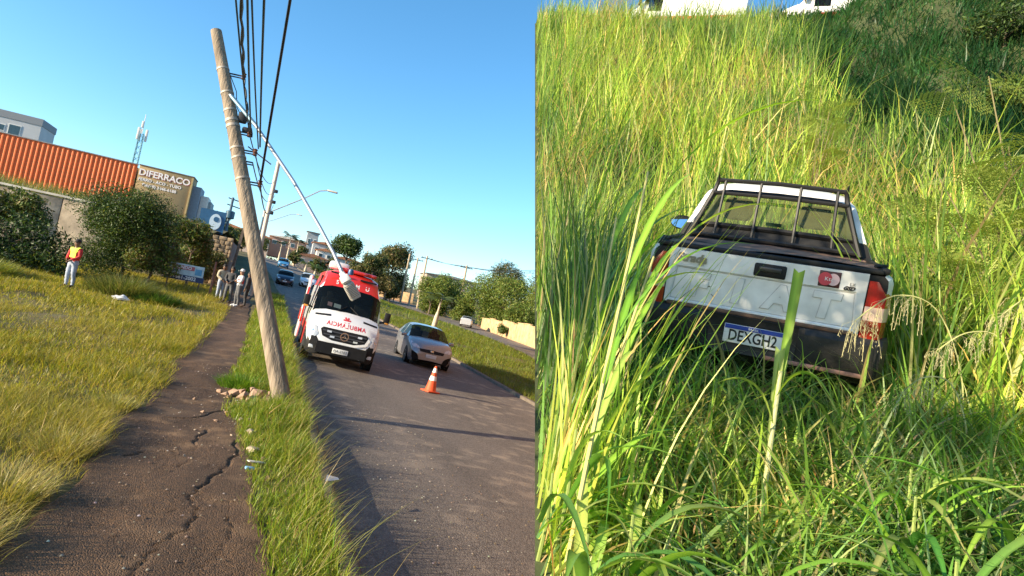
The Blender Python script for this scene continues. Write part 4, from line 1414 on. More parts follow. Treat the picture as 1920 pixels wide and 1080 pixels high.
# apartment block far behind
ap = thing("apartment_block", "pale grey apartment block rising behind the orange building", "building", (-71, 186, 6))
MB().box((0, 5, 11.6), (21.2, 10, 23.2)).build("wall", mat("apartment_grey", (.40, .42, .45), .8, var=.06, scale=.3), ap)
MB().box((0, 5, 24.0), (21.5, 10.3, 1.7)).build("parapet", mat("parapet_grey", (.20, .22, .25), .8, var=.08), ap)
M_PANE = mat("window_pane", (.03, .06, .08), .08, var=.2, scale=2)
M_FRAME = mat("window_frame_white", (.62, .62, .60), .6, var=.05)
for zf in (20.6, 16.6, 12.6):
    for x, w, h in ((2.6, 1.4, 1.3), (5.4, 2.2, 2.3), (-1.6, 1.4, 1.3), (-5.4, 2.2, 2.3)):
        f = MB().box((x, -.02, zf), (w + .5, .12, h + .4)).build("window", M_FRAME, ap)
        MB().box((x, -.10, zf), (w, .06, h)).build("pane", M_PANE, f)
    MB().box((5.4, -.5, zf - 1.5), (3.2, 1.0, .18)).build("balcony", M_FRAME, ap)

# lattice telecom mast
tw = thing("telecom_mast", "slim blue lattice telecom mast with white antennas on top", "mast", (-24.3, 115.6, 5.0))
M_MAST = mat("mast_blue", (.16, .34, .40), .5, metal=.2, var=.1)
H = 16.6; w0, w1 = .44, .30
legs = [(-1, -1), (1, -1), (1, 1), (-1, 1)]
for sx, sy in legs:
    MB().tube([(sx * w0, sy * w0, 0), (sx * w1, sy * w1, H)], .075, 5).build("leg", M_MAST, tw)
br = MB()
for k in range(17):
    z0, z1 = H * k / 17, H * (k + 1) / 17
    a0 = w0 + (w1 - w0) * k / 17; a1 = w0 + (w1 - w0) * (k + 1) / 17
    for i in range(4):
        p, q = legs[i], legs[(i + 1) % 4]
        br.tube([(p[0] * a0, p[1] * a0, z0), (q[0] * a1, q[1] * a1, z1)], .04, 4)
tag(br.build("bracing", M_MAST, tw), kind="stuff")
M_ANT = mat("antenna_white", (.68, .64, .60), .6, var=.05)
for a in range(3):
    MB().rbox((.7 * math.cos(a * 2.1), .7 * math.sin(a * 2.1), H - .2), (.36, .26, 2.0), .06).build("antenna", M_ANT, tw)
MB().rbox((.0, -.5, H + 1.4), (.34, .3, 1.1), .06).build("antenna", M_ANT, tw)
MB().tube([(0, 0, H), (0, 0, H + 3.2)], .06, 5).build("lightning_rod", M_ANT, tw)

# stone-faced wall along the far footpath, its lit end towards the road users
sw = thing("stone_wall", "rough stone wall end with a shaded side along the far footpath", "wall", (-4.1, 44.4, .9))
M_STONE = mat("sandy_stone", (.36, .26, .16), .9, var=.45, scale=3, bump=.7, bscale=7)
MB().rbox((-.15, 4.2, 1.25), (2.6, 8.4, 3.9), .12).build("wall_body", mat("wall_core", (.20, .18, .16), .95, var=.4, scale=1.5, bump=.5), sw)
for r_ in range(13):
    zz = -.1 + r_ * .265
    xx = -1.42 - random.uniform(0, .2)
    while xx < 1.1:
        w = random.uniform(.22, .55)
        w = min(w, 1.22 - xx)
        MB().rbox((xx + w / 2, -.06 - random.uniform(0, .05), zz + .13), (w - .03, .2, .245), .03, (random.uniform(-.06, .06), random.uniform(-.05, .05), random.uniform(-.06, .06))).build("stone", M_STONE, sw)
        xx += w
MB().box((1.50, .4, 1.9), (.16, .5, 4.6), (0, .06, 0)).build("corner_post", mat("old_timber", (.16, .12, .09), .9, var=.3), sw)

# round hoarding on the far side
rs = thing("hoarding", "blue hoarding with a white oval emblem beyond the stone wall", "sign", (-6.3, 66.5, 4.0))
MB().box((-.3, .15, 2.6), (2.3, .12, 2.2)).build("board", mat("hoarding_blue", (.02, .10, .22), .5, var=.1), rs)
MB().prism(disc_outline(28, .52, .78, (0, 2.6)), .02, .08).build("emblem", mat("hoarding_white", (.55, .68, .78), .5, var=.05), rs)
MB().prism(disc_outline(16, .24, .26, (.05, 2.85)), -.01, .018).build("emblem_mark", mat("hoarding_blue", (.02, .10, .22)), rs)
for x in (-1.2, .6):
    MB().tube([(x, .2, -1.5), (x, .2, 2.4)], .07, 6).build("post", M_BLACKP, rs)

# ---- shrubs and trees before the walls
def shrub(label, base_, blobs, n, size, cols, wts, group=None, name="shrub"):
    t = thing(name, label, "shrub", base_, group=group)
    b = Vector(base_)
    bl = [(tuple(Vector(c) - b), s) for c, s in blobs]
    top = max(bl, key=lambda q: q[0][2])[0]
    limbs((0, 0, 0), (top[0] * .5, top[1] * .5, max(.6, top[2] * .8)), .07, .9, 5, t)
    link("crown", leaf_cloud(bl, n, size, cols, wts, "crown"), M_LEAF, t)
    return t
def clump(c, r, nb, sq=.8):
    return blob_set(c, r, nb, sq, .66)
shrub("big rounded dark green bush in front of the tan sign block", (-6.7, 33.9, .62), clump((-6.8, 33.9, 3.35), 2.3, 18) + clump((-7.1, 34.0, 1.5), 1.8, 9), 40000, .06, G_MID + G_DARK, [2, 1.5, 2, .8, 3, 3, 2, 3])
shrub("low yellowish bush beside the large rounded bush", (-5.5, 33.6, .6), clump((-5.5, 33.7, 1.9), 1.35, 10), 11000, .075, G_OLIVE + G_BRIGHT, [2, 1, 2, 1, 2, 1, 2, 1])
shrub("green bush growing between the sign board and the stone wall", (-4.3, 37.8, .75), clump((-4.7, 37.6, 3.6), 1.25, 9) + clump((-4.4, 39.5, 2.3), 1.4, 8), 14000, .085, G_MID + G_OLIVE, [3, 3, 2, 1, 1, 1, 1, 1])
shrub("dark hedge row behind the man in the high visibility vest", (-10.3, 31, .5), [((-8.8 - i * .75, 31.2 + .3 * math.sin(i), 1.15 + .25 * math.sin(i * 1.7)), (.85, .8, .95)) for i in range(9)] + [((-8.2 - i * .8, 30.6, .75), (.75, .6, .7)) for i in range(9)] + [((-9.2 - i * .9, 31.6, 2.0 + .3 * math.sin(i * 2.2)), (.8, .7, .6)) for i in range(6)], 24000, .08, G_DARK, [3, 3, 1.5, 3], name="hedge")
shrub("loose tree with thin leaves against the concrete retaining wall", (-11.6, 35.5, .6), clump((-11.7, 35.6, 3.0), 1.35, 9) + clump((-13.0, 35.6, 2.6), 1.3, 8), 8000, .10, G_MID + G_OLIVE, [3, 2, 3, 1, 1, 1, 2, 1])
shrub("dark shrub overhanging the for-sale board", (-5.6, 40.6, .9), clump((-5.2, 40.8, 2.2), 1.4, 9) + clump((-6.8, 40.5, 2.4), 1.6, 9) + clump((-8.4, 40.5, 2.2), 1.5, 8), 17000, .085, G_DARK, [3, 3, 2, 2])
shrub("brownish creeper covering the foot of the stone wall", (-3.4, 42.6, .9), clump((-3.6, 43.4, 2.5), .95, 7) + clump((-4.3, 43.2, 1.6), 1.0, 6), 7500, .075, G_OLIVE + G_DARK, [3, 2, 3, 2, 1, 1, 1, 1])
shrub("small dark tree peeping out beyond the annexe", (-7.4, 84, 6.3), clump((-7.6, 84, 8.2), 1.2, 7), 2500, .14, G_DARK, [3, 3, 1, 2])
# tall grass tussocks on the lawn
def tussock(label, c, r, h, n, cols, wts, name="grass_tussock", w=(.008, .018)):
    a = RNG.random(n) * TAU; q = np.sqrt(RNG.random(n)) * r
    x = c[0] + np.cos(a) * q; y = c[1] + np.sin(a) * q
    rt = np.stack([x, y, hz(np.minimum(x, .99), y) - .02], -1)
    me = mesh_from(name, *blades(rt, RNG.uniform(.45, 1, n) * h * (1 - .45 * q / r), RNG.uniform(*w, n), a + RNG.normal(0, .4, n), RNG.uniform(0, .35, n) + .25 * q / r, RNG.uniform(.1, .8, n), palette(n, cols, wts), 4))
    return tag(link(name, me, M_GRASS), label, "grass clump")
tussock("tall feathery grass tussock right of the man in the vest", (-4.9, 26.0), 1.0, 1.35, 2600, [(.17, .19, .05), (.28, .25, .1), (.10, .13, .03)], [3, 2, 2], w=(.012, .026))
tussock("dark green grass tussock at the corner of the lawn", (-3.75, 25.4), .75, .75, 1600, [(.06, .12, .025), (.09, .15, .03)], [1, 1], w=(.014, .03))
tussock("tall pale grass clump by the shrubs at the lawn's edge", (-9.6, 26.5), 1.3, 1.0, 2400, [(.22, .25, .05), (.32, .29, .08)], [2, 1], w=(.012, .026))
tussock("green grass tuft beside the rubble at the pole foot", (-.15, 12.1), .38, .42, 900, [(.10, .20, .02), (.16, .26, .03)], [1, 1])
STRAW = [(.40, .33, .12), (.46, .38, .16), (.26, .26, .06)]
tussock("dry straw grass tuft bowing over the footpath edge, frontmost of its row", (-1.62, 4.75), .34, .46, 900, STRAW, [3, 2, 1], w=(.003, .007))
tussock("dry straw grass tuft between two others along the footpath", (-1.58, 5.75), .30, .44, 800, STRAW, [3, 2, 1], w=(.003, .007))
tussock("dry straw grass tuft at the kink of the cracked footpath", (-1.55, 7.1), .28, .40, 700, STRAW, [3, 2, 1], w=(.003, .007))
tussock("greenish straw tuft beside the upper cracks of the footpath", (-1.58, 9.3), .26, .36, 600, STRAW, [1, 1, 3], w=(.004, .008))
tussock("low straw tuft further along the footpath opposite the pole", (-1.72, 11.6), .26, .36, 500, STRAW, [1, 1, 3], w=(.005, .010))
# dry growth on the terrace edge
n = 5200
x = RNG.uniform(-32, -8.5, n); y = RNG.uniform(50.3, 58, n)
zt_ = 4.55 + (y - 50) * .075
me = mesh_from("terrace_grass", *blades(np.stack([x, y, zt_], -1), RNG.uniform(.4, 1.5, n), RNG.uniform(.03, .06, n), RNG.random(n) * TAU, RNG.uniform(0, .4, n), RNG.uniform(.1, .6, n), palette(n, [(.20, .20, .06), (.30, .26, .1), (.14, .16, .04)], [3, 2, 2]), 3))
tag(link("terrace_grass", me, M_GRASS), "pale tall grass growing on top of the retaining wall", "grass", kind="stuff")

# ---- for-sale board among the shrubs
fs = thing("sale_board", "pale blue for-sale board with red word and dark phone strip", "sign", (-4.0, 33.7, .68))
MB().box((0, 0, 1.05), (1.62, .05, .55)).build("board", mat("board_pale", (.45, .56, .62), .6, var=.2, scale=4), fs)
MB().box((-.05, -.005, .66), (1.85, .05, .26)).build("phone_strip", mat("board_navy", (.015, .03, .10), .6, var=.1), fs)
MB().box((-.10, -.030, 1.15), (.98, .01, .20)).build("red_band", mat("board_red", (.42, .10, .12), .6, var=.15), fs)
xf(text_mb("VENDO", .21, .006, bold=.006), (-.10, -.040, 1.15)).build("word", mat("board_text_white", (.75, .72, .72), .6, var=.05), fs)
xf(text_mb("99661-2002", .24, .006, bold=.005), (-.05, -.036, .66)).build("phone_number", mat("board_text_white", (.75, .72, .72)), fs)
MB().box((.58, -.03, 1.02), (.30, .01, .30)).build("picture", mat("board_blue", (.10, .30, .50), .6, var=.2), fs)
MB().box((-.70, -.03, 1.08), (.14, .01, .30)).build("emblem", mat("board_blue", (.10, .30, .50)), fs)
for x in (-.7, .7):
    MB().tube([(x, .06, -.3), (x, .06, 1.3)], .035, 6).build("post", M_BARK, fs)
rp = MB().tube([(0, 0, -.3), (.02, 0, .8), (0, 0, 1.75)], [.06, .055, .05], 7).build("timber_post", mat("reddish_timber", (.24, .11, .08), .9, var=.3), None, loc=(-2.75, 33.6, .65))
tag(rp, "short reddish timber post between the sale board and the people", "post")

# ================================================================== people
M_SKIN = mat("skin", (.30, .16, .10), .55, var=.06)
M_SKIND = mat("skin_dark", (.17, .085, .05), .55, var=.06)
def person(label, loc, rz, clothes, skin=M_SKIN, arms='down', head='hair', hm=None, stride=.03, h=1.72, vest=None, twist=0):
    """standing figure grown from one skeleton; clothes are skins lifted off the same body"""
    t = thing("person", label, "person", loc, (0, 0, rz))
    V = []; E = []; RD = []; SEG = []
    def v(p, r):
        V.append(p); RD.append(r); return len(V) - 1
    def e(a, b, nm):
        E.append((a, b)); SEG.append(nm)
    pel = v((0, 0, .96), (.155, .115))
    wai = v((0, .005, 1.10), (.145, .105)); e(pel, wai, 'torso')
    che = v((0, 0, 1.30), (.165, .12)); e(wai, che, 'torso')
    nb = v((0, .01, 1.44), (.085, .075)); e(che, nb, 'torso')
    nk = v((0, .0, 1.50), (.056, .058)); e(nb, nk, 'neck')
    h0 = v((0, -.015, 1.575), (.070, .080)); e(nk, h0, 'head')
    h1 = v((0, -.005, 1.66), (.078, .095)); e(h0, h1, 'head')
    h2 = v((0, .0, 1.715), (.055, .07)); e(h1, h2, 'head')
    ns = v((0, -.108, 1.60), (.013, .013)); e(h0, ns, 'head')
    for s in (-1, 1):
        ear = v((s * .088, .0, 1.605), (.012, .020)); e(h0, ear, 'head')
        hip = v((s * .095, 0, .88), (.095, .10)); e(pel, hip, 'leg')
        kn = v((s * .105, -.02 + s * stride * .5, .50), (.062, .066)); e(hip, kn, 'leg')
        cf = v((s * .11, .015 + s * stride, .33), (.056, .062)); e(kn, cf, 'leg')
        an = v((s * .112, .02 + s * stride, .09), (.040, .044)); e(cf, an, 'leg')
        bl = v((s * .118, -.08 + s * stride, .045), (.042, .035)); e(an, bl, 'foot')
        to = v((s * .122, -.17 + s * stride, .032), (.036, .024)); e(bl, to, 'foot')
        sh = v((s * .185, .005, 1.41), (.068, .066)); e(che, sh, 'torso')
        if arms == 'front':
            el = v((s * .245, -.03, 1.14), (.047, .047)); wr = v((s * .10, -.20, 1.00), (.033, .030))
            hd = v((s * .045, -.225, .965), (.036, .022)); fd = Vector((-s * .55, -.25, -.8))
        elif arms == 'folded':
            el = v((s * .255, -.06, 1.16), (.047, .047)); wr = v((s * .06, -.20, 1.17 + s * .02), (.033, .030))
            hd = v((-s * .01, -.215, 1.18), (.036, .022)); fd = Vector((-s * .95, .15, .1))
        else:
            el = v((s * .265, .025, 1.14), (.046, .046)); wr = v((s * .275, -.03, .90), (.031, .031))
            hd = v((s * .275, -.05, .83), (.022, .036)); fd = Vector((0, -.2, -1))
        e(sh, el, 'arm'); e(el, wr, 'arm'); e(wr, hd, 'hand')
        fd.normalize()
        hp = Vector(V[hd]); sid = fd.cross(Vector((s, 0, 0.2))).normalized()
        for k in range(4):
            b = hp + sid * (k - 1.5) * .017 + fd * .035
            ln = (.06, .072, .068, .05)[k]
            f1 = v(tuple(b), (.009, .009)); e(hd, f1, 'hand')
            f2 = v(tuple(b + fd * ln * .6 + Vector((-s * .006, -.004, 0))), (.008, .008)); e(f1, f2, 'hand')
            f3 = v(tuple(b + fd * ln + Vector((-s * .018, -.010, 0))), (.007, .007)); e(f2, f3, 'hand')
        th = v(tuple(hp - sid * .035 + fd * .01), (.010, .010)); e(hd, th, 'hand')
        t2 = v(tuple(hp - sid * .045 + fd * .045), (.008, .008)); e(th, t2, 'hand')
    me = bpy.data.meshes.new("body_cage")
    me.from_pydata(V, E, [])
    o = bpy.data.objects.new("body_cage", me)
    COL.objects.link(o)
    o.modifiers.new("skin", 'SKIN')
    sv = me.skin_vertices[0].data
    for i, r in enumerate(RD):
        sv[i].radius = r
    sv[0].use_root = True
    sub = o.modifiers.new("sub", 'SUBSURF')
    sub.levels = 1; sub.render_levels = 1
    dg = bpy.context.evaluated_depsgraph_get()
    body = bpy.data.meshes.new_from_object(o.evaluated_get(dg))
    bpy.data.objects.remove(o)
    k = h / 1.79
    def near(c):
        best, nm = 9, None
        for (a, b), s in zip(E, SEG):
            A, B = Vector(V[a]), Vector(V[b])
            d = B - A
            q = max(0, min(1, (c - A).dot(d) / max(1e-9, d.length_squared)))
            l = (c - A - d * q).length
            if l < best: best, nm = l, s
        return nm
    cen = [near(p.center) for p in body.polygons]
    pc = [p.center.copy() for p in body.polygons]
    for nm, sel, off, m in clothes:
        mb = MB()
        mp = {}
        for p, s, c in zip(body.polygons, cen, pc):
            if sel(s, c):
                ids = []
                for i in p.vertices:
                    if i not in mp:
                        mp[i] = len(mb.v)
                        vv = body.vertices[i]
                        f = .007 * math.sin(vv.co.z * 46 + vv.co.x * 30)
                        mb.v.append(tuple((vv.co + vv.normal * (off + f)) * k))
                    ids.append(mp[i])
                mb.f.append(tuple(ids))
        if mb.f:
            mb.build(nm, m, t, angle=80)
    for vv in body.vertices:
        vv.co *= k
    body.polygons.foreach_set('use_smooth', [True] * len(body.polygons))
    body.materials.append(skin)
    link("body", body, None, t)
    M_HAIR = mat("black_hair", (.012, .010, .009), .7, var=.2)
    if head == 'hair':
        hb = MB().lathe([(.088, 1.63), (.094, 1.67), (.085, 1.73), (.055, 1.765), (.01, 1.778)], 12)
        hb.v = [(x * k, (y * 1.12 + .012) * k, (z + (.0 if y < 0 else -.035)) * k) for x, y, z in hb.v]
        hb.build("hair", M_HAIR, t)
    else:
        cp = MB().lathe([(.093, 1.655), (.096, 1.69), (.085, 1.745), (.05, 1.775), (.01, 1.782)], 12)
        cp.v = [(x * k, (y * 1.10 + .005) * k, z * k) for x, y, z in cp.v]
        co = cp.build("cap", hm, t)
        MB().prism([(-.075 * k, -.06 * k), (.075 * k, -.06 * k), (.06 * k, -.18 * k), (-.06 * k, -.18 * k)], 1.655 * k, 1.668 * k, 'z').build("peak", hm, co)
    for s in (-1, 1):
        MB().lathe([(.003, -.004), (.009, 0), (.003, .004)], 6, 'y', (s * .03 * k, -.083 * k, 1.632 * k)).build("eye", M_INK, t)
    return t
up = lambda s, c: s == 'torso' and c.z > .98 and c.z < 1.49
slv = lambda s, c: s == 'arm'
top_ = lambda s, c: up(s, c) or slv(s, c)
leg = lambda s, c: (s == 'leg' and c.z > .08) or (s == 'torso' and c.z <= 1.03)
sho = lambda s, c: s == 'foot' or (s == 'leg' and c.z <= .11)
M_JEANL = mat("light_jeans", (.30, .34, .42), .85, var=.15, scale=9)
M_JEANB = mat("blue_jeans", (.07, .12, .20), .85, var=.2, scale=9)
M_GREYT = mat("grey_trousers", (.10, .10, .105), .85, var=.2, scale=9)
M_DKJ = mat("dark_jacket", (.035, .036, .042), .8, var=.25, scale=8)
M_CREAM = mat("cream_jacket", (.42, .35, .25), .85, var=.12, scale=8)
M_SHIRTW = mat("white_shirt", (.70, .69, .67), .8, var=.06)
M_SHIRTR = mat("red_cloth", (.50, .030, .028), .8, var=.1)
M_VEST = mat("hi_vis_yellow", (.62, .66, .06), .7, var=.08)
M_SHOE = mat("brown_shoe", (.06, .035, .025), .7, var=.2)
M_BLACKC = mat("black_cap", (.012, .012, .013), .8, var=.2)
person("person in yellow vest over red sleeves standing on the lawn", (-6.53, 25.7, gz(-6.5, 25.7) + .01), R(-35), [("trousers", leg, .012, M_JEANL), ("jacket", top_, .016, M_SHIRTR), ("vest", lambda s, c: up(s, c) and c.z > 1.06, .030, M_VEST), ("shoe", sho, .010, M_SHOE)], M_SKIND, 'front', 'cap', M_BLACKC, h=1.76)
person("person in cream jacket and pale jeans beside the timber post", (-2.22, 32.3, gz(-2.2, 32.3)), R(25), [("trousers", leg, .012, M_JEANL), ("jacket", top_, .024, M_CREAM), ("shoe", sho, .010, M_SHOE)], M_SKIND, 'front', 'hair', h=1.78, stride=.05)
person("person in dark jacket and grey trousers on the footpath", (-1.80, 31.5, gz(-1.8, 31.5)), R(-20), [("trousers", leg, .012, M_GREYT), ("jacket", top_, .022, M_DKJ), ("shoe", sho, .010, M_SHOE)], M_SKIND, 'front', 'hair', h=1.76, stride=.08)
person("person in white cap and red banded shirt on the footpath", (-1.33, 30.2, gz(-1.3, 30.2)), R(-70), [("trousers", leg, .016, M_GREYT), ("shirt", top_, .020, M_SHIRTW), ("shirt_band", lambda s, c: up(s, c) and 1.10 < c.z < 1.25, .034, M_SHIRTR), ("shoe", sho, .010, M_SHIRTW)], M_SKIN, 'folded', 'cap', M_SHIRTW, h=1.74)
person("person in black clothes half hidden behind the white cap", (-1.02, 30.9, gz(-1.0, 30.9)), R(-100), [("trousers", leg, .014, M_DKJ), ("jacket", top_, .022, M_DKJ), ("shoe", sho, .010, M_SHOE)], M_SKIND, 'down', 'hair', h=1.68)

# ================================================================== the leaning pole and its lamp
M_WOOD = mat("weathered_timber", (.235, .185, .135), .85, var=.45, scale=7, bump=.9, bscale=22)
for nd in M_WOOD.node_tree.nodes:                      # grain runs along the shaft
    if nd.type == 'TEX_NOISE':
        mp_ = M_WOOD.node_tree.nodes.new("ShaderNodeMapping")
        mp_.inputs["Scale"].default_value = (1.6, 1.6, .09)
        mp_.inputs["Rotation"].default_value = (R(15), R(20), 0)
        M_WOOD.node_tree.links.new(M_WOOD.node_tree.nodes["Texture Coordinate"].outputs["Object"], mp_.inputs[0])
        M_WOOD.node_tree.links.new(mp_.outputs[0], nd.inputs["Vector"])
PB = Vector((.55, 11.0, 0)); PT = Vector((-1.89, 12.78, 6.39))
PA = (PT - PB).normalized()
def on_pole(z):
    return PB + PA * (z / PA.z)
lp = thing("utility_pole", "weathered timber utility pole leaning over the footpath", "utility pole", tuple(PB))
def rel(p): return Vector(p) - PB
# shaft with long checks cut into the timber
n_, seg_ = 22, 26
vs = []
side = PA.cross(Vector((0, -1, 0))).normalized(); frn = side.cross(PA).normalized()
for i in range(seg_ + 1):
    t_ = i / seg_
    c = (PB - PA * .5).lerp(PT, t_)
    r0 = .158 * (1 - t_) + .098 * t_
    for k in range(n_):
        a = TAU * k / n_
        rr = r0 * (1 + .012 * math.sin(7 * a + t_ * 9) + .01 * math.sin(13 * a))
        if k in (4, 5) and .08 < t_ < .62: rr -= .016
        if k in (19,) and .3 < t_ < .95: rr -= .010
        a2 = a + .10 * math.sin(t_ * 5)
        vs.append(rel(c) + (side * math.cos(a2) + frn * math.sin(a2)) * rr)
fs_ = [(i * n_ + k, i * n_ + (k + 1) % n_, (i + 1) * n_ + (k + 1) % n_, (i + 1) * n_ + k) for i in range(seg_) for k in range(n_)]
fs_.append(tuple(seg_ * n_ + k for k in range(n_)))
MB().add(vs, fs_).build("shaft", M_WOOD, lp, angle=50)
M_BAND = mat("strap_pale", (.36, .31, .26), .6, metal=.2, var=.15)
M_IRON = mat("dark_iron", (.035, .035, .04), .6, metal=.3, var=.2)
M_CERAM = mat("insulator_brown", (.14, .06, .04), .3, var=.2)
M_GALV = mat("galvanised_tube", (.42, .45, .48), .4, metal=.6, var=.15)
def rad_at(z):
    t_ = (z + .5) / 6.9
    return .158 * (1 - t_) + .098 * t_
def band(z, w=.035, m=M_BAND):
    c = on_pole(z)
    r = rad_at(z) + .007
    mb = MB()
    vs = []
    for d in (-w / 2, w / 2):
        for k in range(20):
            a = TAU * k / 20
            vs.append(rel(c + PA * d) + (side * math.cos(a) + frn * math.sin(a)) * r)
    mb.add(vs, [(k, (k + 1) % 20, 20 + (k + 1) % 20, 20 + k) for k in range(20)] + [tuple(range(20)), tuple(range(39, 19, -1))])
    return mb.build("strap", m, lp)
RD_ = Vector((1, -.12, .05)).normalized()        # towards the road
def bracket(z, ln, ins=True):
    c = on_pole(z) + RD_ * (rad_at(z) - .01)
    b = MB().tube([rel(c), rel(c + RD_ * ln)], .014, 6).tube([rel(c - PA * .05), rel(c + RD_ * ln - PA * .05)], .012, 6).build("bracket", M_IRON, lp)
    if ins:
        q = rel(c + RD_ * (ln + .0))
        MB().lathe([(.02, -.07), (.045, -.055), (.03, -.02), (.045, .0), (.03, .03), (.045, .05), (.02, .065)], 12, 'z', tuple(q)).build("insulator", M_CERAM, b)
    return c + RD_ * ln
w1 = None
for z in (5.66, 5.22, 4.90, 4.72, 4.62, 4.22, 4.05, 3.68):
    band(z, .05 if z in (4.72, 4.62) else .035)
A1 = bracket(5.62, .26); A2 = bracket(4.55, .16); A3 = bracket(4.22, .20); A4 = bracket(4.02, .12, False); A5 = bracket(3.66, .18)
MB().rbox(rel(on_pole(4.82) + RD_ * .2), (.16, .14, .20), .04).build("splice_box", M_IRON, lp)
MB().rbox(rel(on_pole(4.60) + RD_ * .22), (.14, .10, .10), .03).build("splice_box", M_IRON, lp)
MB().tube([rel(on_pole(4.30) + RD_ * .2), rel(on_pole(4.05) + RD_ * .55)], .012, 5).build("stay_rod", M_IRON, lp)
MB().tube([rel(on_pole(5.6) + RD_ * .11), rel(on_pole(5.3) + RD_ * .17), rel(on_pole(5.0) + RD_ * .13), rel(on_pole(4.75) + RD_ * .2)], .008, 5).build("drop_wire", M_IRON, lp)
# lamp arm hanging towards the ambulance, luminaire at its end
am = MB().tube([rel((-1.44, 12.42, 5.22)), rel((-1.36, 12.34, 5.17)), rel((-.83, 11.98, 4.68)), rel((-.02, 11.69, 3.82)), rel((.56, 11.26, 3.08)), rel((.86, 11.08, 2.68)), rel((1.03, 10.9, 2.40)), rel((1.10, 10.84, 2.26))], [.03, .032, .032, .032, .032, .032, .034, .036], 10).build("lamp_arm", M_GALV, lp)
MB().tube([rel((-1.36, 12.34, 5.17)), rel((-.83, 11.985, 4.68))], .037, 8).build("arm_sleeve", mat("arm_paint_blue", (.10, .20, .28), .5, metal=.3, var=.15), am)
ld = Vector((.22, -.05, -.27)).normalized()
p0 = Vector((1.09, 10.84, 2.30))
sx_ = ld.cross(Vector((0, 1, .1))).normalized(); sy_ = sx_.cross(ld).normalized()
def head_pt(a, b, c): return rel(p0 + sx_ * a + sy_ * b + ld * c)
def head_loft(secs):
    vs = []
    for c, w, h, dy in secs:
        for k in range(12):
            a = TAU * k / 12
            ca, sa = math.cos(a), math.sin(a)
            vs.append(head_pt(w * (abs(ca) ** .6) * (1 if ca > 0 else -1), dy + h * (abs(sa) ** .6) * (1 if sa > 0 else -1), c))
    f = [(i * 12 + k, i * 12 + (k + 1) % 12, (i + 1) * 12 + (k + 1) % 12, (i + 1) * 12 + k) for i in range(len(secs) - 1) for k in range(12)]
    f += [tuple(range(12)), tuple((len(secs) - 1) * 12 + k for k in range(12))]
    return MB().add(vs, f)
lm = head_loft([(-.08, .045, .045, 0), (-.02, .055, .055, 0), (.0, .085, .07, 0), (.10, .09, .08, 0), (.13, .075, .06, 0)]).build("luminaire_neck", mat("luminaire_pale", (.58, .58, .56), .5, var=.1), lp)
lh = head_loft([(.12, .07, .035, 0), (.16, .095, .04, 0), (.40, .10, .04, 0), (.44, .085, .03, 0)]).build("luminaire", mat("luminaire_grey", (.40, .38, .34), .5, var=.12), lp)
for k in range(9):
    c = .18 + k * .026
    MB().add([head_pt(-.085, -.046, c), head_pt(.085, -.046, c), head_pt(.085, -.052, c + .012), head_pt(-.085, -.052, c + .012)], [(0, 1, 2, 3)]).build("cooling_fin", M_IRON, lh)
MB().lathe([(.045, 0), (.05, .04), (.04, .09), (.01, .10)], 12, 'z', tuple(head_pt(.11, .02, .03))).build("photocell", mat("photocell_blue", (.03, .09, .22), .4, var=.1), lp)

# ---- cables strung along the poles
M_CABLE = mat("cable_black", (.012, .014, .018), .5, var=.1)
M_CABLEB = mat("cable_blue_grey", (.03, .06, .085), .5, var=.1)
def cable(label, a, b, sag, r, m=M_CABLE, n=18, twist=0.0, group=None):
    a, b = Vector(a), Vector(b)
    pts = []
    for i in range(n + 1):
        t_ = i / n
        p = a.lerp(b, t_) - Vector((0, 0, sag * 4 * t_ * (1 - t_)))
        if twist:
            p += Vector((math.sin(i * 2.1), 0, math.cos(i * 2.1))) * twist
        pts.append(p)
    rr = [r * (1.35 if (twist and i % 3 == 0) else 1) for i in range(n + 1)]
    return tag(MB().tube(pts, rr, 6).build("power_cable", m), label, "cable", group)
cable("twisted black cable tied to the topmost bracket of the leaning pole", A1, (-.55, -9, 5.6), .03, .022, n=60, twist=.012)
cable("slack twisted cable running down the pole from the topmost bracket", A1, A2 + Vector((.06, 0, -.05)), .05, .018, n=14, twist=.010)
for j, (tx, z, ay) in enumerate([(-.20, 5.75, .10), (.05, 5.6, .14), (.30, 5.5, .05), (.62, 5.45, .12)]):
    st_ = (A2 if j < 2 else A3) + Vector((.02 * j, 0, .04 * j))
    # in the picture these four rise almost together
    cable("thin blue-grey cable fanning up from the middle brackets of the leaning pole", st_, Vector((-.98 + j * .095 + (-.98 + j * .095 - st_.x) * 3.6, 8.73 + (8.73 - st_.y) * 3.6, 5.54 + (5.54 - st_.z) * 1.6)), .35, .012 + .003 * (j % 2), M_CABLEB, group="cables fanning up from the leaning pole")
cable("thick black cable rising steeply from the lowest bracket", A5, Vector((-.51, 8.54, 5.63)) + (Vector((-.51, 8.54, 5.63)) - A5) * 3.0, .10, .020, n=24)
for j, (s_, z) in enumerate([(A2, 8.2), (A3, 7.6), (A4, 7.2), (A5, 6.6)]):
    cable("sagging cable from the leaning pole to the upright grey pole", s_, (-1.05 + .05 * j, 40.9, z), .55, .012 + .004 * (j == 3), M_CABLEB if j % 2 else M_CABLE, group="cables between the two near poles")

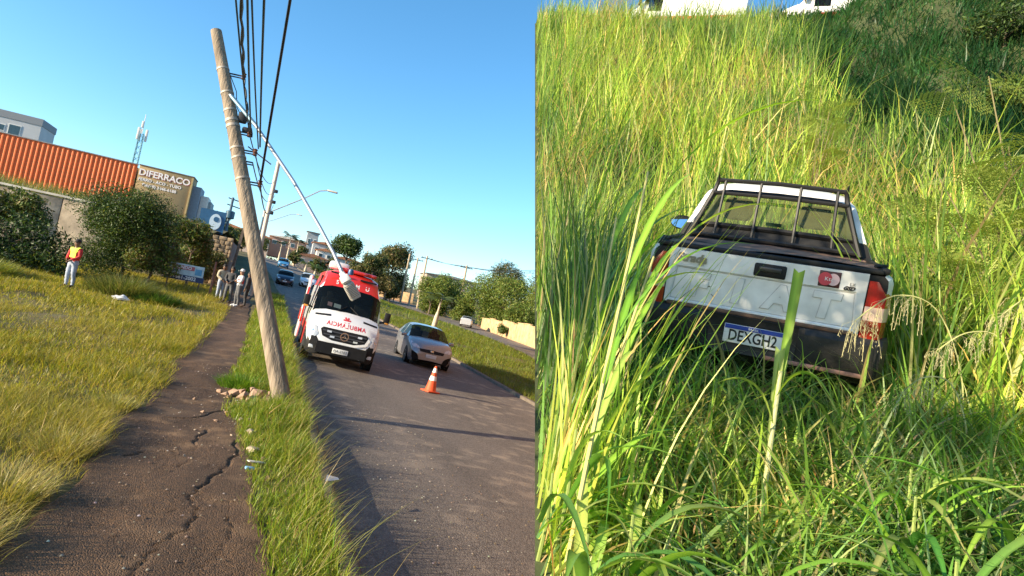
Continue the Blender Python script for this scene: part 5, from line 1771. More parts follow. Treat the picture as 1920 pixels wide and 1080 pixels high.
# ---- upright lamp pole behind, then the far one, and the transformer pole
M_CPOLE = mat("concrete_pole", (.56, .50, .42), .8, var=.12, scale=2)
def lamp_pole(label, x, y, z0, zt, arm, r=.16):
    t = thing("lamp_pole", label, "lamp pole", (x, y, z0))
    MB().tube([(0, 0, -.5), (0, 0, zt - z0)], [r, r * .7], 12).build("shaft", M_CPOLE, t)
    a = MB().tube([Vector(p) - Vector((x, y, z0)) for p in arm], .035, 6).build("lamp_arm", M_GALV, t)
    e_ = Vector(arm[-1]) - Vector((x, y, z0))
    MB().rbox(e_ + Vector((.28, -.1, -.02)), (.62, .24, .10), .03, (0, R(4), R(-20))).build("luminaire", mat("luminaire_grey", (.40, .38, .34)), t)
    for zz in (.62, .70, .78):
        MB().rbox((.2, -.05, (zt - z0) * zz), (.24, .16, .20), .04).build("bracket", M_IRON, t)
    return t
lamp_pole("upright pale concrete lamp pole behind the leaning pole", -1.12, 40.9, .8, 9.35, [(-1.0, 40.88, 6.15), (.75, 40.14, 7.36), (1.56, 39.79, 8.0), (2.0, 39.6, 8.12)])
lamp_pole("slim distant lamp pole with a curved arm up the road", -2.42, 75.7, 2.3, 9.75, [(-2.3, 75.6, 8.3), (-1.2, 75.14, 8.87), (.35, 74.48, 9.81), (1.0, 74.2, 9.95)], .15)
tp = thing("transformer_pole", "bluish pole carrying a round transformer beyond the stone wall", "utility pole", (-6.46, 82.6, 2.9))
MB().tube([(0, 0, -1), (0, 0, 8.2)], [.2, .15], 10).build("shaft", mat("pole_blue_grey", (.09, .14, .19), .7, var=.15), tp)
MB().lathe([(.3, -.5), (.52, -.42), (.52, .42), (.3, .5)], 16, 'z', (.1, -.45, 6.0)).build("transformer", mat("transformer_blue", (.03, .10, .16), .5, var=.1), tp)
for k, zz in enumerate((7.9, 7.1)):
    MB().box((.6, 0, zz), (2.2, .12, .12), (0, R(8), 0)).build("crossarm", M_IRON, tp)

# ================================================================== the far side of the road
M_SAND = mat("sandy_wall", (.50, .33, .17), .9, var=.35, scale=1.4, bump=.4, bscale=5)
wpts = [(19.0, 20), (26.4, 58.5), (30.2, 82.3), (33.4, 106.3)]
swl = thing("boundary_wall", "sandy stained boundary wall with faded graffiti below the green trees", "wall", (26.0, 58.0, 0))
def along(s):
    d = [math.hypot(wpts[i + 1][0] - wpts[i][0], wpts[i + 1][1] - wpts[i][1]) for i in range(3)]
    for i in range(3):
        if s <= d[i] or i == 2:
            f = s / d[i]
            return (wpts[i][0] + (wpts[i + 1][0] - wpts[i][0]) * f, wpts[i][1] + (wpts[i + 1][1] - wpts[i][1]) * f, math.atan2(wpts[i + 1][1] - wpts[i][1], wpts[i + 1][0] - wpts[i][0]))
        s -= d[i]
for k in range(17):
    x, y, a = along(22 + k * 3.0 + 1.5)
    hh = 2.55 - .9 * (k / 16) + .12 * math.sin(k * 1.9)
    MB().rbox((x - 26, y - 58, right_z(y) + hh / 2 - .1), (3.02, .28, hh + .5), .04, (0, 0, a)).build("wall_panel", M_SAND, swl)
    MB().rbox((x - 26, y - 58, right_z(y) + hh + .18), (3.0, .38, .12), .03, (0, 0, a)).build("coping_stone", M_SAND, swl)
# faded graffiti: flat strokes on the panel face
M_GRAF = mat("graffiti_white", (.62, .56, .50), .8, var=.2)
gx, gy, ga = along(22 + 4.6)
nx_, ny_ = math.sin(ga), -math.cos(ga)
gs = MB()
for k in range(11):
    u0 = -2.2 + k * .42
    z0_ = .55 + .25 * math.sin(k * 2.3); z1_ = 1.75 + .2 * math.sin(k * 1.1)
    for w_ in (0,):
        p = [(u0, z0_), (u0 + .10, z0_), (u0 + .34, z1_), (u0 + .22, z1_)]
        gs.add([(gx - 26 + math.cos(ga) * a_ - nx_ * .0 + (-math.sin(ga)) * .16, gy - 58 + math.sin(ga) * a_ + math.cos(ga) * .16, right_z(gy) + b_) for a_, b_ in p], [(0, 1, 2, 3)])
tag(gs.build("graffiti", M_GRAF, swl, False), kind="stuff")
bw = thing("boundary_wall", "distant pale yellow wall at the foot of the far brown trees", "wall", (25.3, 151, 2.0))
for k in range(5):
    MB().rbox((-5.6 + k * 2.8, .0 + (2 - k) * .9, 2.6 - .32 * k), (2.82, .3, 4.0), .05, (0, 0, R(-18))).build("wall_panel", M_SAND, bw)

def util_pole(label, x, y, z0, zt, cross=True, group=None):
    t = thing("utility_pole", label, "utility pole", (x, y, z0), group=group)
    MB().tube([(0, 0, -1), (0, 0, zt - z0)], [.24, .17], 8).build("shaft", mat("pale_pole", (.42, .33, .22), .85, var=.15), t)
    if cross:
        c_ = MB().box((0, 0, zt - z0 - .5), (2.4, .14, .14)).build("crossarm", M_IRON, t)
        for xx in (-1.0, -.4, .4, 1.0):
            MB().lathe([(.05, 0), (.08, .1), (.04, .22)], 8, 'z', (xx, 0, zt - z0 - .43)).build("insulator", M_CERAM, c_)
    return t
util_pole("first of three pale poles standing close together across the road", 25.1, 127.6, 2.0, 12.9, False)
util_pole("second of three pale poles, with a small round meter box", 26.8, 127.0, 2.0, 12.4, True)
util_pole("third of three pale poles, tallest, beside the green trees", 27.2, 120.4, 1.8, 12.6, True)
pd = util_pole("pale pole with a wide crossarm among the green trees", 32.5, 109.8, 1.2, 11.6, True)
util_pole("small far pole rising from the brown trees", 23.8, 183.6, 6.0, 16.0, False)
for j in range(3):
    cable("thin line strung across the road between the pale poles", (27.2 + (j - 1) * .9, 120.4, 12.2), (32.5 + (j - 1) * .9, 109.8, 11.3), .25, .03, group="lines between the far poles")
    cable("thin line leaving the crossarm pole over the green trees", (32.5 + (j - 1) * .9, 109.8, 11.3), (34 + (j - 1) * .9, 70, 10.4), .6, .03, group="lines over the green trees")

# ---- palms
M_FROND = leaf_mat("palm_frond", .25, .45)
def frond_mesh(ln, droop, nl, col, w=.05):
    V = []; Qd = []; C = []
    def pt(t_):
        return np.array([ln * t_ * (1 - .12 * t_), 0, ln * (.55 * t_ - droop * t_ * t_)])
    for i in range(nl):
        t_ = .12 + .88 * i / nl
        p = pt(t_)
        l_ = ln * .28 * math.sin(math.pi * min(1, .15 + t_ * .9)) + .05
        for s in (-1, 1):
            q = p + np.array([l_ * .45, s * l_ * .8, -l_ * .35])
            d = np.array([w, 0, 0])
            k = len(V)
            V += [p, p + d, q + d * .2, q]
            Qd.append([k, k + 1, k + 2, k + 3])
    for i in range(6):
        a, b = pt(i / 6), pt((i + 1) / 6)
        k = len(V)
        V += [a + [0, -.02, 0], a + [0, .02, 0], b + [0, .02, 0], b + [0, -.02, 0]]
        Qd.append([k, k + 1, k + 2, k + 3])
    col = np.tile(np.array(col), (len(V), 1)) * RNG.normal(1, .12, (len(V), 1))
    return mesh_from("frond", np.array(V), [np.array(Qd)], col)
def palm(label, base_, top, fl, nf, col, bulge=.18, group=None, m=None):
    t = thing("palm_tree", label, "palm tree", base_, group=group)
    tp_ = Vector(top) - Vector(base_)
    MB().tube([(0, 0, -.3), tuple(tp_ * .12), tuple(tp_ * .4), tuple(tp_ * .6), tuple(tp_)], [bulge * .9, bulge * 1.1, bulge, bulge * .5, bulge * .38], 10).build("trunk", m or mat("palm_trunk_pale", (.52, .44, .33), .85, var=.2, scale=5), t)
    me = frond_mesh(fl, .55, 22, col, fl * .035)
    me2 = frond_mesh(fl * .9, .95, 22, [c * .8 for c in col], fl * .035)
    for k in range(nf):
        o = link("frond", me if k % 2 else me2, M_FROND, t, loc=tuple(tp_), rot=(random.uniform(-.2, .2), random.uniform(-.5, .25), TAU * k / nf + random.uniform(-.2, .2)))
    return t
palm("young palm with swollen pale trunk on the median", (13.57, 52.3, gz(13.57, 52.3)), (13.75, 52.1, 3.15), 2.0, 13, (.085, .12, .025), .20)
palm("tall palm before the red-roofed house on the hill", (1.9, 149, 6.6), (1.75, 149, 12.6), 2.7, 12, (.05, .08, .03), .2, "palms on the hill")
palm("tall palm with drooping crown right of the red-roofed house", (3.7, 148, 6.6), (3.6, 148, 11.9), 2.6, 12, (.045, .075, .03), .2, "palms on the hill")
palm("short palm behind the hill palms", (.2, 150, 6.6), (.2, 150, 10.6), 2.2, 11, (.05, .085, .03), .2, "palms on the hill")
for k, (x, y, z) in enumerate([(4.8, 114, 6.0), (6.4, 112, 5.6), (8.0, 110, 5.2)]):
    palm(("leafy low palm nearest the climbing road edge", "leafy low palm in the middle of the roadside group", "leafy low palm closest to the ambulance roof line")[k], (x, y, gz(x, y)), (x, y, z), 1.9, 13, (.10, .15, .03), .2, "low palms by the climbing road")

# ---- trees across the road
make_tree("broadleaf_tree", "tall dark tree standing above the others behind the ambulance", "tree", (13.4, 134, 4.5), (13.2, 134, 11.6), 3.6, 15, 7000, .26, G_DARK + G_MID, [3, 3, 2, 2, 1, 1, 1, 0], trunk_r=.3)
make_tree("broadleaf_tree", "dark tree left of the three pale poles", "tree", (18.3, 126, 3), (18.0, 126, 9.0), 3.0, 12, 5500, .24, G_DARK + G_OLIVE, [3, 3, 1, 2, 2, 1, 2, 1], trunk_r=.25)
make_tree("broadleaf_tree", "brownish tree behind the three pale poles", "tree", (23.2, 134, 2.5), (23.4, 134, 11.6), 4.2, 15, 8000, .27, G_OLIVE + G_DARK, [3, 3, 2, 2, 1, 2, 1, 1], trunk_r=.3)
make_tree("broadleaf_tree", "low brown tree behind the ambulance light bar", "tree", (15.5, 128, 3.5), (15.8, 128, 6.2), 3.0, 11, 5000, .24, G_OLIVE + G_DARK, [2, 2, 3, 1, 1, 1, 1, 1], trunk_r=.2)
make_tree("broadleaf_tree", "brown leafed low tree at the foot of the poles", "tree", (21.0, 124, 2.5), (21.0, 124, 5.6), 2.9, 11, 5000, .24, G_OLIVE, [3, 2, 3, 2], trunk_r=.2)
gm = [("round bright green tree nearest the three poles", 25.6, 104, 5.2, 3.0, 0), ("bright green tree beside the crossarm pole", 29.0, 106, 6.2, 3.4, 0), ("tall bright green tree right of the crossarm pole", 33.0, 98, 7.0, 3.8, 0), ("bright bushy tree overhanging the sandy wall", 36.0, 93, 6.6, 3.8, 0), ("dark brown topped tree above the graffiti wall", 39.0, 104, 10.2, 3.6, 1), ("tall olive tree beyond the graffiti wall", 43.0, 96, 9.0, 4.2, 1), ("spreading green tree above the graffiti", 38.5, 84, 6.2, 3.8, 0), ("low green thicket over the wall coping", 33.4, 82, 3.9, 2.4, 0),
      ("leafy green bush below the bright tree by the poles", 27.2, 108, 3.0, 2.6, 0), ("bright undergrowth between the crossarm pole and the wall", 31.0, 102, 3.4, 2.8, 0), ("green undergrowth behind the pale parked car", 34.5, 96, 3.4, 2.8, 0), ("tangled green thicket right of the parked car", 37.5, 90, 3.6, 2.8, 0), ("dark undergrowth above the graffiti panels", 36.0, 74, 3.6, 2.6, 1), ("green creeper mass hanging over the graffiti wall", 33.5, 66, 3.6, 2.4, 0), ("yellowish tree behind the third pale pole", 29.5, 116, 5.4, 3.0, 1)]
for lb_, x, y, zc, r_, kd in gm:
    make_tree("broadleaf_tree", lb_, "tree", (x, y, .6), (x, y, zc), r_ * 1.12, 13, 10000, .17, (G_BRIGHT if kd == 0 else G_OLIVE + G_DARK), ([3, 3, 3, 1.5] if kd == 0 else [2, 2, 2, 1, 2, 2, 1, 1]), trunk_r=.2, low=-.9)
make_tree("broadleaf_tree", "small green bush growing against the graffiti wall", "bush", (27.9, 73, .25), (27.9, 73, 1.35), .95, 6, 1500, .12, G_MID, [2, 2, 2, 1], trunk_r=.05, low=-.8)

for lb_, x, y, zc, r_, kd in [("brown thicket filling the foot of the tall dark tree", 14.6, 131, 5.4, 2.9, 1), ("dark thicket right of the tall dark tree", 17.2, 131, 6.4, 3.0, 1), ("olive thicket behind the first pale pole", 20.2, 132, 6.2, 3.2, 1), ("brown thicket behind the second pale pole", 25.2, 136, 7.0, 3.2, 1), ("low olive scrub before the distant yellow wall", 22.8, 128, 4.6, 2.2, 1), ("green scrub beside the climbing road", 10.4, 122, 5.0, 2.2, 0)]:
    make_tree("broadleaf_tree", lb_, "tree", (x, y, 2.0), (x, y, zc), r_, 11, 5200, .22, (G_BRIGHT if kd == 0 else G_OLIVE + G_DARK), ([3, 3, 3, 1.5] if kd == 0 else [2, 2, 3, 1, 2, 2, 1, 1]), trunk_r=.16, low=-1.0)

# ---- houses on the hill at the end of the road
M_ROOF = mat("clay_roof", (.40, .17, .09), .85, var=.2, scale=1.5)
def house(label, x, y, z, w, d, h, wall, roof, rz=0.0, roofh=1.0, wins=3):
    t = thing("house", label, "house", (x, y, z), (0, 0, rz))
    m = mat("house_wall_%d" % (hash(wall) % 9999), wall, .85, var=.1, scale=.6)
    MB().box((0, d / 2, h / 2 - 1), (w, d, h + 2)).build("wall", m, t)
    MB().prism([(-w / 2 - .4, h), (w / 2 + .4, h), (w / 2 + .4, h + .15), (0, h + roofh), (-w / 2 - .4, h + .15)], -.5, d + .5).build("roof", roof, t)
    for k in range(wins):
        xx = -w / 2 + w * (k + .5) / wins
        f = MB().box((xx, -.03, h * .58), (w / wins * .5, .12, h * .34)).build("window", M_FRAME, t)
        MB().box((xx, -.11, h * .58), (w / wins * .4, .06, h * .27)).build("pane", M_PANE, f)
    return t
hl = [("wide house with pale eaves and reddish walls on the hill", 1.8, 180, 10.6, 9.5, 8, 3.4, (.46, .26, .18), mat("pale_fascia", (.66, .58, .50), .8, var=.1), 0, .7, 4),
      ("pinkish low house behind the palms", 8.2, 168, 6.9, 7.5, 7, 3.0, (.52, .36, .28), M_ROOF, .1, .9, 3),
      ("small white house beside the far palms", 11.6, 176, 9.6, 4.4, 5, 3.0, (.68, .64, .58), M_ROOF, 0, .8, 2),
      ("grey two-storey house on the skyline", 12.5, 196, 11.0, 7.0, 6, 4.8, (.36, .36, .37), M_ROOF, 0, .8, 3),
      ("long pale house below the skyline", 18.5, 190, 9.0, 9.0, 6, 3.2, (.58, .54, .48), M_ROOF, 0, .9, 4),
      ("narrow tall grey building on the skyline", 9.2, 214, 12.0, 3.6, 4, 8.2, (.30, .32, .34), mat("flat_roof_grey", (.25, .25, .25), .8, var=.1), 0, .2, 2),
      ("cream house among the far roofs", -6.5, 176, 9.3, 7.0, 6, 3.6, (.60, .46, .36), M_ROOF, 0, 1.0, 3),
      ("reddish house far left behind the leaning pole", -13.5, 182, 10.0, 8.0, 6, 4.0, (.48, .28, .20), M_ROOF, 0, 1.0, 3),
      ("white walled house beyond the far low palms", 14.5, 160, 5.6, 6.0, 5, 2.8, (.66, .62, .56), M_ROOF, -.1, .8, 3),
      ("dusty grey shed beyond the crossarm pole", 44, 160, 7.0, 14, 8, 4.6, (.34, .28, .24), mat("flat_roof_grey", (.25, .25, .25)), 0, .6, 4)]
for a in hl: house(*a)
for k, (x, y, zc, r_, lb_) in enumerate([(-4.5, 168, 10.5, 2.4, "dark tree in front of the cream house"), (5.2, 172, 10.8, 2.2, "dark tree between the hill houses"), (13.8, 170, 9.2, 2.2, "round tree below the skyline houses"), (-10, 160, 10, 2.6, "leafy tree left of the climbing road"), (9.6, 158, 7.6, 2.4, "green tree before the pinkish house"), (19.5, 172, 9.5, 3.2, "wide olive tree right of the skyline houses"), (26, 168, 9.5, 4.0, "wide brown tree behind the distant yellow wall"), (3.4, 140, 7.6, 1.6, "bush at the bend of the climbing road"), (-9.5, 120, 8.5, 2.4, "shaggy tree beyond the transformer pole"), (-7.0, 132, 9.5, 2.2, "small tree at the top of the climbing road")]):
    make_tree("broadleaf_tree", lb_, "tree", (x, y, zc - r_ - 3), (x, y, zc), r_, 9, 2400, .26, (G_DARK + G_OLIVE), [3, 3, 2, 1, 2, 2, 2, 1], trunk_r=.2, low=-.8)

# far wooded ridge that closes the view
rg = []
for k, x in enumerate(np.linspace(-260, 420, 90)):
    rg.append(((x, 420 + 20 * math.sin(k), 16 + 3 * math.sin(k * .7) + 2 * math.sin(k * 2.3)), (9, 7, 4.2)))
tag(link("distant_wood", leaf_cloud(rg, 14000, 1.0, G_DARK + G_OLIVE, [3, 3, 2, 1, 1, 1, 2, 1], "distant_wood"), M_LEAF), "far off wooded ridge along the horizon", "wood", kind="stuff")

# ================================================================== cone, stones, litter
cn = thing("traffic_cone", "orange traffic cone with two white bands on the road", "traffic cone", (4.55, 16.55, gz(4.55, 16.55)), (0, R(3.4), R(20)))
M_CONE = mat("cone_orange", (.78, .10, .03), .5, var=.08)
MB().rbox((0, 0, .02), (.40, .40, .04), .015).build("base", M_CONE, cn)
def cone_r(z): return .155 - .125 * (z - .04) / .68
MB().lathe([(cone_r(.04) + .02, .03), (cone_r(.06), .06), (cone_r(.70), .70), (.022, .72)], 20).build("body", M_CONE, cn)
for z0_, z1_ in ((.32, .44), (.54, .66)):
    MB().lathe([(cone_r(z0_) + .003, z0_), (cone_r(z1_) + .003, z1_)], 20).build("reflective_band", mat("band_white", (.80, .78, .76), .5, var=.06), cn)

def stone_mesh(r, sq=.7):
    bm = bmesh.new()
    for _ in range(12):
        d = Vector((random.gauss(0, 1), random.gauss(0, 1), random.gauss(0, 1))).normalized()
        bm.verts.new((d.x * r * random.uniform(.75, 1.2), d.y * r * random.uniform(.6, 1.0), d.z * r * sq))
    bmesh.ops.convex_hull(bm, input=bm.verts)
    bmesh.ops.delete(bm, geom=[v for v in bm.verts if not v.link_faces], context='VERTS')
    me = bpy.data.meshes.new("stone")
    bm.to_mesh(me); bm.free()
    return me
M_RUB = mat("rubble_stone", (.33, .21, .14), .9, var=.3, scale=9, bump=.5, bscale=40)
M_RUBW = mat("pale_mortar", (.42, .33, .24), .9, var=.2, scale=9, bump=.4, bscale=40)
def stone(x, y, r, label, group=None, m=None, sq=.7, dz=0.0):
    o = link("stone", stone_mesh(r, sq), m or M_RUB)
    o.location = (x, y, gz(min(x, .99), y) + r * sq * .45 + dz)
    o.rotation_euler = (random.uniform(-.2, .2), random.uniform(-.2, .2), random.uniform(0, TAU))
    return tag(o, label, "stone", group)
for x, y, r in [(.12, 11.2, .15), (-.07, 11.0, .12), (-.22, 11.25, .10), (.28, 11.1, .12), (.05, 11.5, .12), (.33, 11.4, .10), (-.36, 11.15, .07), (.2, 11.5, .11), (-.12, 11.5, .09), (.30, 10.85, .08), (-.46, 11.3, .06), (.02, 10.85, .07), (.16, 10.9, .06), (-.28, 10.95, .05)]:
    stone(x, y, r * 1.1, "broken pinkish stone in the rubble heap at the foot of the leaning pole", "rubble at the leaning pole")
for k in range(22):
    stone(random.gauss(-.15, .25), random.gauss(10.7, .7), random.uniform(.018, .045), "small broken chip scattered round the rubble at the leaning pole", "chips round the rubble", random.choice((M_RUB, M_RUBW)))
for x, y, r in [(.02, 10.2, .055), (.18, 9.9, .07), (.10, 8.95, .05), (.26, 8.2, .06), (.30, 7.4, .05), (.05, 9.6, .04), (-.12, 10.4, .06), (.34, 6.7, .045)]:
    stone(x, y, r, "loose pinkish chunk of masonry along the edge of the verge", "masonry chunks along the verge")
stone(.12, 8.55, .085, "large pale chunk of mortar at the edge of the verge grass", m=M_RUBW)
stone(.17, 7.75, .10, "flat pale slab lying half in the verge grass", m=M_RUBW, sq=.45)
stone(-.03, 9.3, .055, "whitish stone lying beside a brown one on the footpath edge", m=M_RUBW)
stone(.08, 9.28, .06, "brown stone lying beside a whitish one on the footpath edge")
for x, y in [(-.52, 8.5), (-.46, 8.35), (-.62, 7.6), (-.5, 7.3), (-.42, 7.25), (-.55, 9.4), (-.28, 9.9), (-.75, 10.4), (-.22, 4.98), (-.1, 8.4), (-.62, 11.6), (-.9, 9.6), (-.35, 10.9)]:
    stone(x, y, random.uniform(.012, .024), "small pale pebble lying loose on the cracked footpath", "pebbles on the footpath", M_RUBW)
# finest grit on path and road
n = 900
x = np.concatenate([RNG.uniform(-1.1, .2, 420), RNG.normal(2.3, .5, 480)]); y = np.concatenate([RNG.uniform(4.2, 14, 420), RNG.uniform(4.5, 12.5, 480)])
s = RNG.uniform(.003, .011, n)
V = np.stack([np.stack([x + dx * s, y + dy * s, hz(x, y) + .010 + dz * s], -1) for dx, dy, dz in ((-1, -1, 0), (1, -1, 0), (1, 1, 0), (-1, 1, 0), (0, 0, 1.2))], 1).reshape(-1, 3)
b = (np.arange(n) * 5)[:, None]
T = np.concatenate([np.concatenate([b + i, b + (i + 1) % 4, b + 4], 1) for i in range(4)])
me = mesh_from("grit", V, [T], np.repeat(palette(n, [(.36, .28, .21), (.24, .17, .11), (.5, .46, .42)], [2, 2, 1]), 5, 0))
tag(link("grit", me, M_LEAF), "fine pale grit scattered on the footpath and road", "grit", kind="stuff")
# litter
lt = MB().rbox((0, 0, .015), (.10, .05, .03), .012).build("wrapper", mat("litter_blue", (.20, .42, .60), .35, var=.15), None, loc=(.16, 6.95, .02), rot=(.1, .1, .3))
tag(lt, "small light blue wrapper lying at the edge of the verge", "litter")
pb = MB()
pb.lathe([(.02, .0), (.20, .02), (.24, .08), (.16, .15), (.05, .17)], 14)
pb.v = [(x_ * (1 + .3 * math.sin(5 * y_ * 9)), y_ * .6, z_ * (1 + .25 * math.sin(x_ * 21))) for x_, y_, z_ in pb.v]
tag(pb.build("plastic_bag", mat("litter_white", (.62, .62, .62), .5, var=.15), None, loc=(-4.54, 23.9, gz(-4.54, 23.9) + .05)), "crumpled white plastic bag on the lawn before the tussocks", "litter")
sc = MB().add([(0, 0, .02), (.16, .03, .05), (.2, .12, .02), (.05, .1, .04)], [(0, 1, 2, 3)]).build("plastic_scrap", mat("litter_white", (.62, .62, .62)), None, loc=(.86, 6.35, .12), rot=(.3, .2, .4))
tag(sc, "pale plastic scrap caught in the verge grass at the kerb", "litter")
sc = MB().rbox((0, 0, .0), (.20, .06, .012), .005).build("wood_splinter", mat("splinter_pale", (.55, .5, .42), .8, var=.1), None, loc=(.22, 7.15, .05), rot=(.0, .15, .5))
tag(sc, "pale wooden splinter lying in the verge grass beside the path", "splinter")

# ================================================================== plants on the bank, one by one
def bank_z(x, y):
    u, v = x * Q[0] + y * Q[1], x * G[0] + y * G[1]
    return float(bank_h(np.array(u), np.array(v)))
def leaf_strip(ln, w, rise, droop, col, nseg=9, fold=.25, tip=None):
    """one broad grass leaf: grows up and out along +x, arches over; folded along the midrib"""
    V = []; Qd = []; C = []
    for i in range(nseg + 1):
        t_ = i / nseg
        x = ln * (t_ * .55 + .45 * t_ * t_)
        z = ln * (rise * t_ - droop * t_ ** 2.4)
        ww = w * math.sin(math.pi * min(1, .12 + t_ * .88)) ** .7 * (1 - t_ ** 5) + .001
        V += [(x, -ww / 2, z + fold * ww), (x, 0, z), (x, ww / 2, z + fold * ww)]
        c = np.array(col) * (1.0 if not tip else 1) 
        if tip is not None: c = c * (1 - t_ ** 2) + np.array(tip) * t_ ** 2
        C += [c, np.minimum(c * 1.5, .8), c * .92]
        if i < nseg:
            k = 3 * i
            Qd += [[k, k + 1, k + 4, k + 3], [k + 1, k + 2, k + 5, k + 4]]
    return mesh_from("leaf", np.array(V), [np.array(Qd)], np.array(C))
M_BROAD = leaf_mat("broad_leaf", .38, .42, (1.35, 1.25, .4))
LC = [(.14, .30, .035), (.21, .38, .045), (.08, .20, .04), (.30, .42, .09)]
def broad_plant(label, x, y, n, ln, w, azs, group=None, h0=.0, cols=LC):
    t = thing("broad_grass_plant", label, "grass plant", (x, y, bank_z(x, y) - .02), group=group)
    for k in range(n):
        c = random.choice(cols)
        me = leaf_strip(ln * random.uniform(.7, 1.15), w * random.uniform(.75, 1.15), random.uniform(.9, 1.35), random.uniform(.55, 1.25), [q * random.uniform(.85, 1.15) for q in c], tip=(.35, .30, .12) if random.random() < .3 else None)
        az = azs[0] + (azs[1] - azs[0]) * (k + random.uniform(.1, .9)) / n
        for tr in range(14):                           # no leaf may stick out through the cut face
            rt_ = Euler((random.uniform(-.2, .2), 0, az)).to_matrix()
            o3 = Vector((random.uniform(-.03, .03), random.uniform(-.03, .03), h0 * k / n))
            W = np.array([rt_ @ v_.co + o3 + t.location for v_ in me.vertices])
            if np.all((W - EYEN) @ CUT_N > .004): break
            az = random.uniform(-1.9, 1.2)
        else:
            continue
        link("leaf", me, M_BROAD, t, loc=tuple(o3), rot=rt_.to_euler())
    MB().tube([(0, 0, 0), (.01, 0, h0 * .6 + .05), (.0, .01, h0 + .15)], [.011, .009, .006], 6).build("stalk", mat("stalk_green", (.22, .28, .07), .6, var=.2), t)
    return t
spots = [
    (1.24, 1.98, 8, .62, .050, .25, "broad green grass plant arching beside the cut edge of the bank"),
    (1.42, 1.98, 8, .66, .046, .30, "tall leafy grass plant with a yellow-green drooping leaf"),
    (1.52, 1.74, 8, .60, .056, .20, "broad grass plant with dark leaves leaning towards the road"),
    (1.30, 2.45, 7, .60, .036, .25, "slender leafy grass plant behind the broad ones"),
    (1.78, 1.80, 7, .58, .040, .18, "grass plant with grey-green arched leaves before the number plate"),
    (2.05, 1.62, 7, .60, .036, .16, "low arching grass plant below the bumper's right half"),
    (2.42, 1.44, 8, .72, .042, .30, "long leaved grass plant arching from the shrub side"),
    (2.62, 1.75, 8, .75, .040, .34, "dark leaved grass plant below the feathery shrub"),
    (2.86, 1.95, 7, .70, .036, .30, "deep green grass clump right of the pickup's bumper"),
    (1.36, 2.42, 7, .70, .034, .45, "upright reed plant standing at the cut edge"),
    (2.25, 2.05, 6, .50, .030, .15, "short grass plant under the plate of the pickup"),
    (1.72, 2.30, 7, .52, .032, .15, "small leafy grass plant left of the number plate"),
    (3.10, 1.60, 8, .80, .040, .35, "tall arching grass plant at the right end of the bank"),
]
for x, y, n, ln, w, h0, lb_ in spots:
    broad_plant(lb_, x, y, n, ln, w, (0, TAU), None, h0)
M_P2 = [(.24, .39, .06), (.34, .46, .09), (.15, .28, .045), (.48, .48, .19)]
for k in range(44):
    v_ = random.uniform(1.7, 4.3)
    u_ = float(bank_edge(np.array([v_]))[0]) + .3 + random.random() * (v_ * 1.25)
    x_, y_ = u_ * Q[0] + v_ * G[0], u_ * Q[1] + v_ * G[1]
    broad_plant("leafy grass plant growing low among the grass below the pickup", x_, y_, random.randint(4, 6), random.uniform(.32, .52), random.uniform(.018, .034), (0, TAU), "leafy grass plants below the pickup", random.uniform(.05, .22), M_P2)
# cut cane standing in front of the tailgate
ck = thing("cane_stalk", "tall cut cane stalk standing before the tailgate and plate", "cane", (2.40, 2.33, bank_z(2.40, 2.33)))
tz = 2.53 - ck.location.z
MB().tube([(0, 0, -.05), (-.02, .0, tz * .35), (-.03, .0, tz * .62)], [.014, .012, .010], 8).build("stalk", mat("stalk_pale", (.42, .42, .2), .6, var=.15), ck)
def sheaf(p0_, p1_, w, col):
    """cut cane leaf: long folded blade with a ragged square end"""
    a_, b_ = np.array(p0_), np.array(p1_)
    across = np.array([.74, -.67, 0.0]); back = np.array([.67, .74, 0.0])
    V = []; C = []; Qd = []
    for i_ in range(9):
        t_ = i_ / 8
        c_ = a_ + (b_ - a_) * t_ + back * .02 * math.sin(t_ * 3)
        ww = w * (.55 + .45 * t_)
        rg_ = (.012, -.006, .010) if i_ == 8 else (0, 0, 0)
        V += [c_ - across * ww * .5 + [0, 0, rg_[0]], c_ + back * ww * .28 + [0, 0, rg_[1]], c_ + across * ww * .5 + [0, 0, rg_[2]]]
        cc = np.array(col)
        C += [cc, np.minimum(cc * 1.6, .8), cc * .8]
        if i_ < 8:
            k_ = 3 * i_
            Qd += [[k_, k_ + 1, k_ + 4, k_ + 3], [k_ + 1, k_ + 2, k_ + 5, k_ + 4]]
    return mesh_from("leaf", np.array(V), [np.array(Qd)], np.array(C))
link("leaf", sheaf((-.03, .0, tz * .45), (-.045, -.03, tz), .052, (.20, .32, .05)), M_BROAD, ck)
link("leaf", sheaf((-.01, .0, tz * .22), (-.055, .0, tz * .70), .045, (.30, .38, .12)), M_BROAD, ck)
me = leaf_strip(.32, .045, 1.6, 1.9, (.22, .34, .06), 10, .3)
link("leaf", me, M_BROAD, ck, loc=(-.03, 0, tz * .52), rot=(0, 0, R(-60)))
me = leaf_strip(.34, .04, 1.5, 1.2, (.26, .34, .08), 10, .3)
link("leaf", me, M_BROAD, ck, loc=(-.03, 0, tz * .42), rot=(0, 0, R(150)))
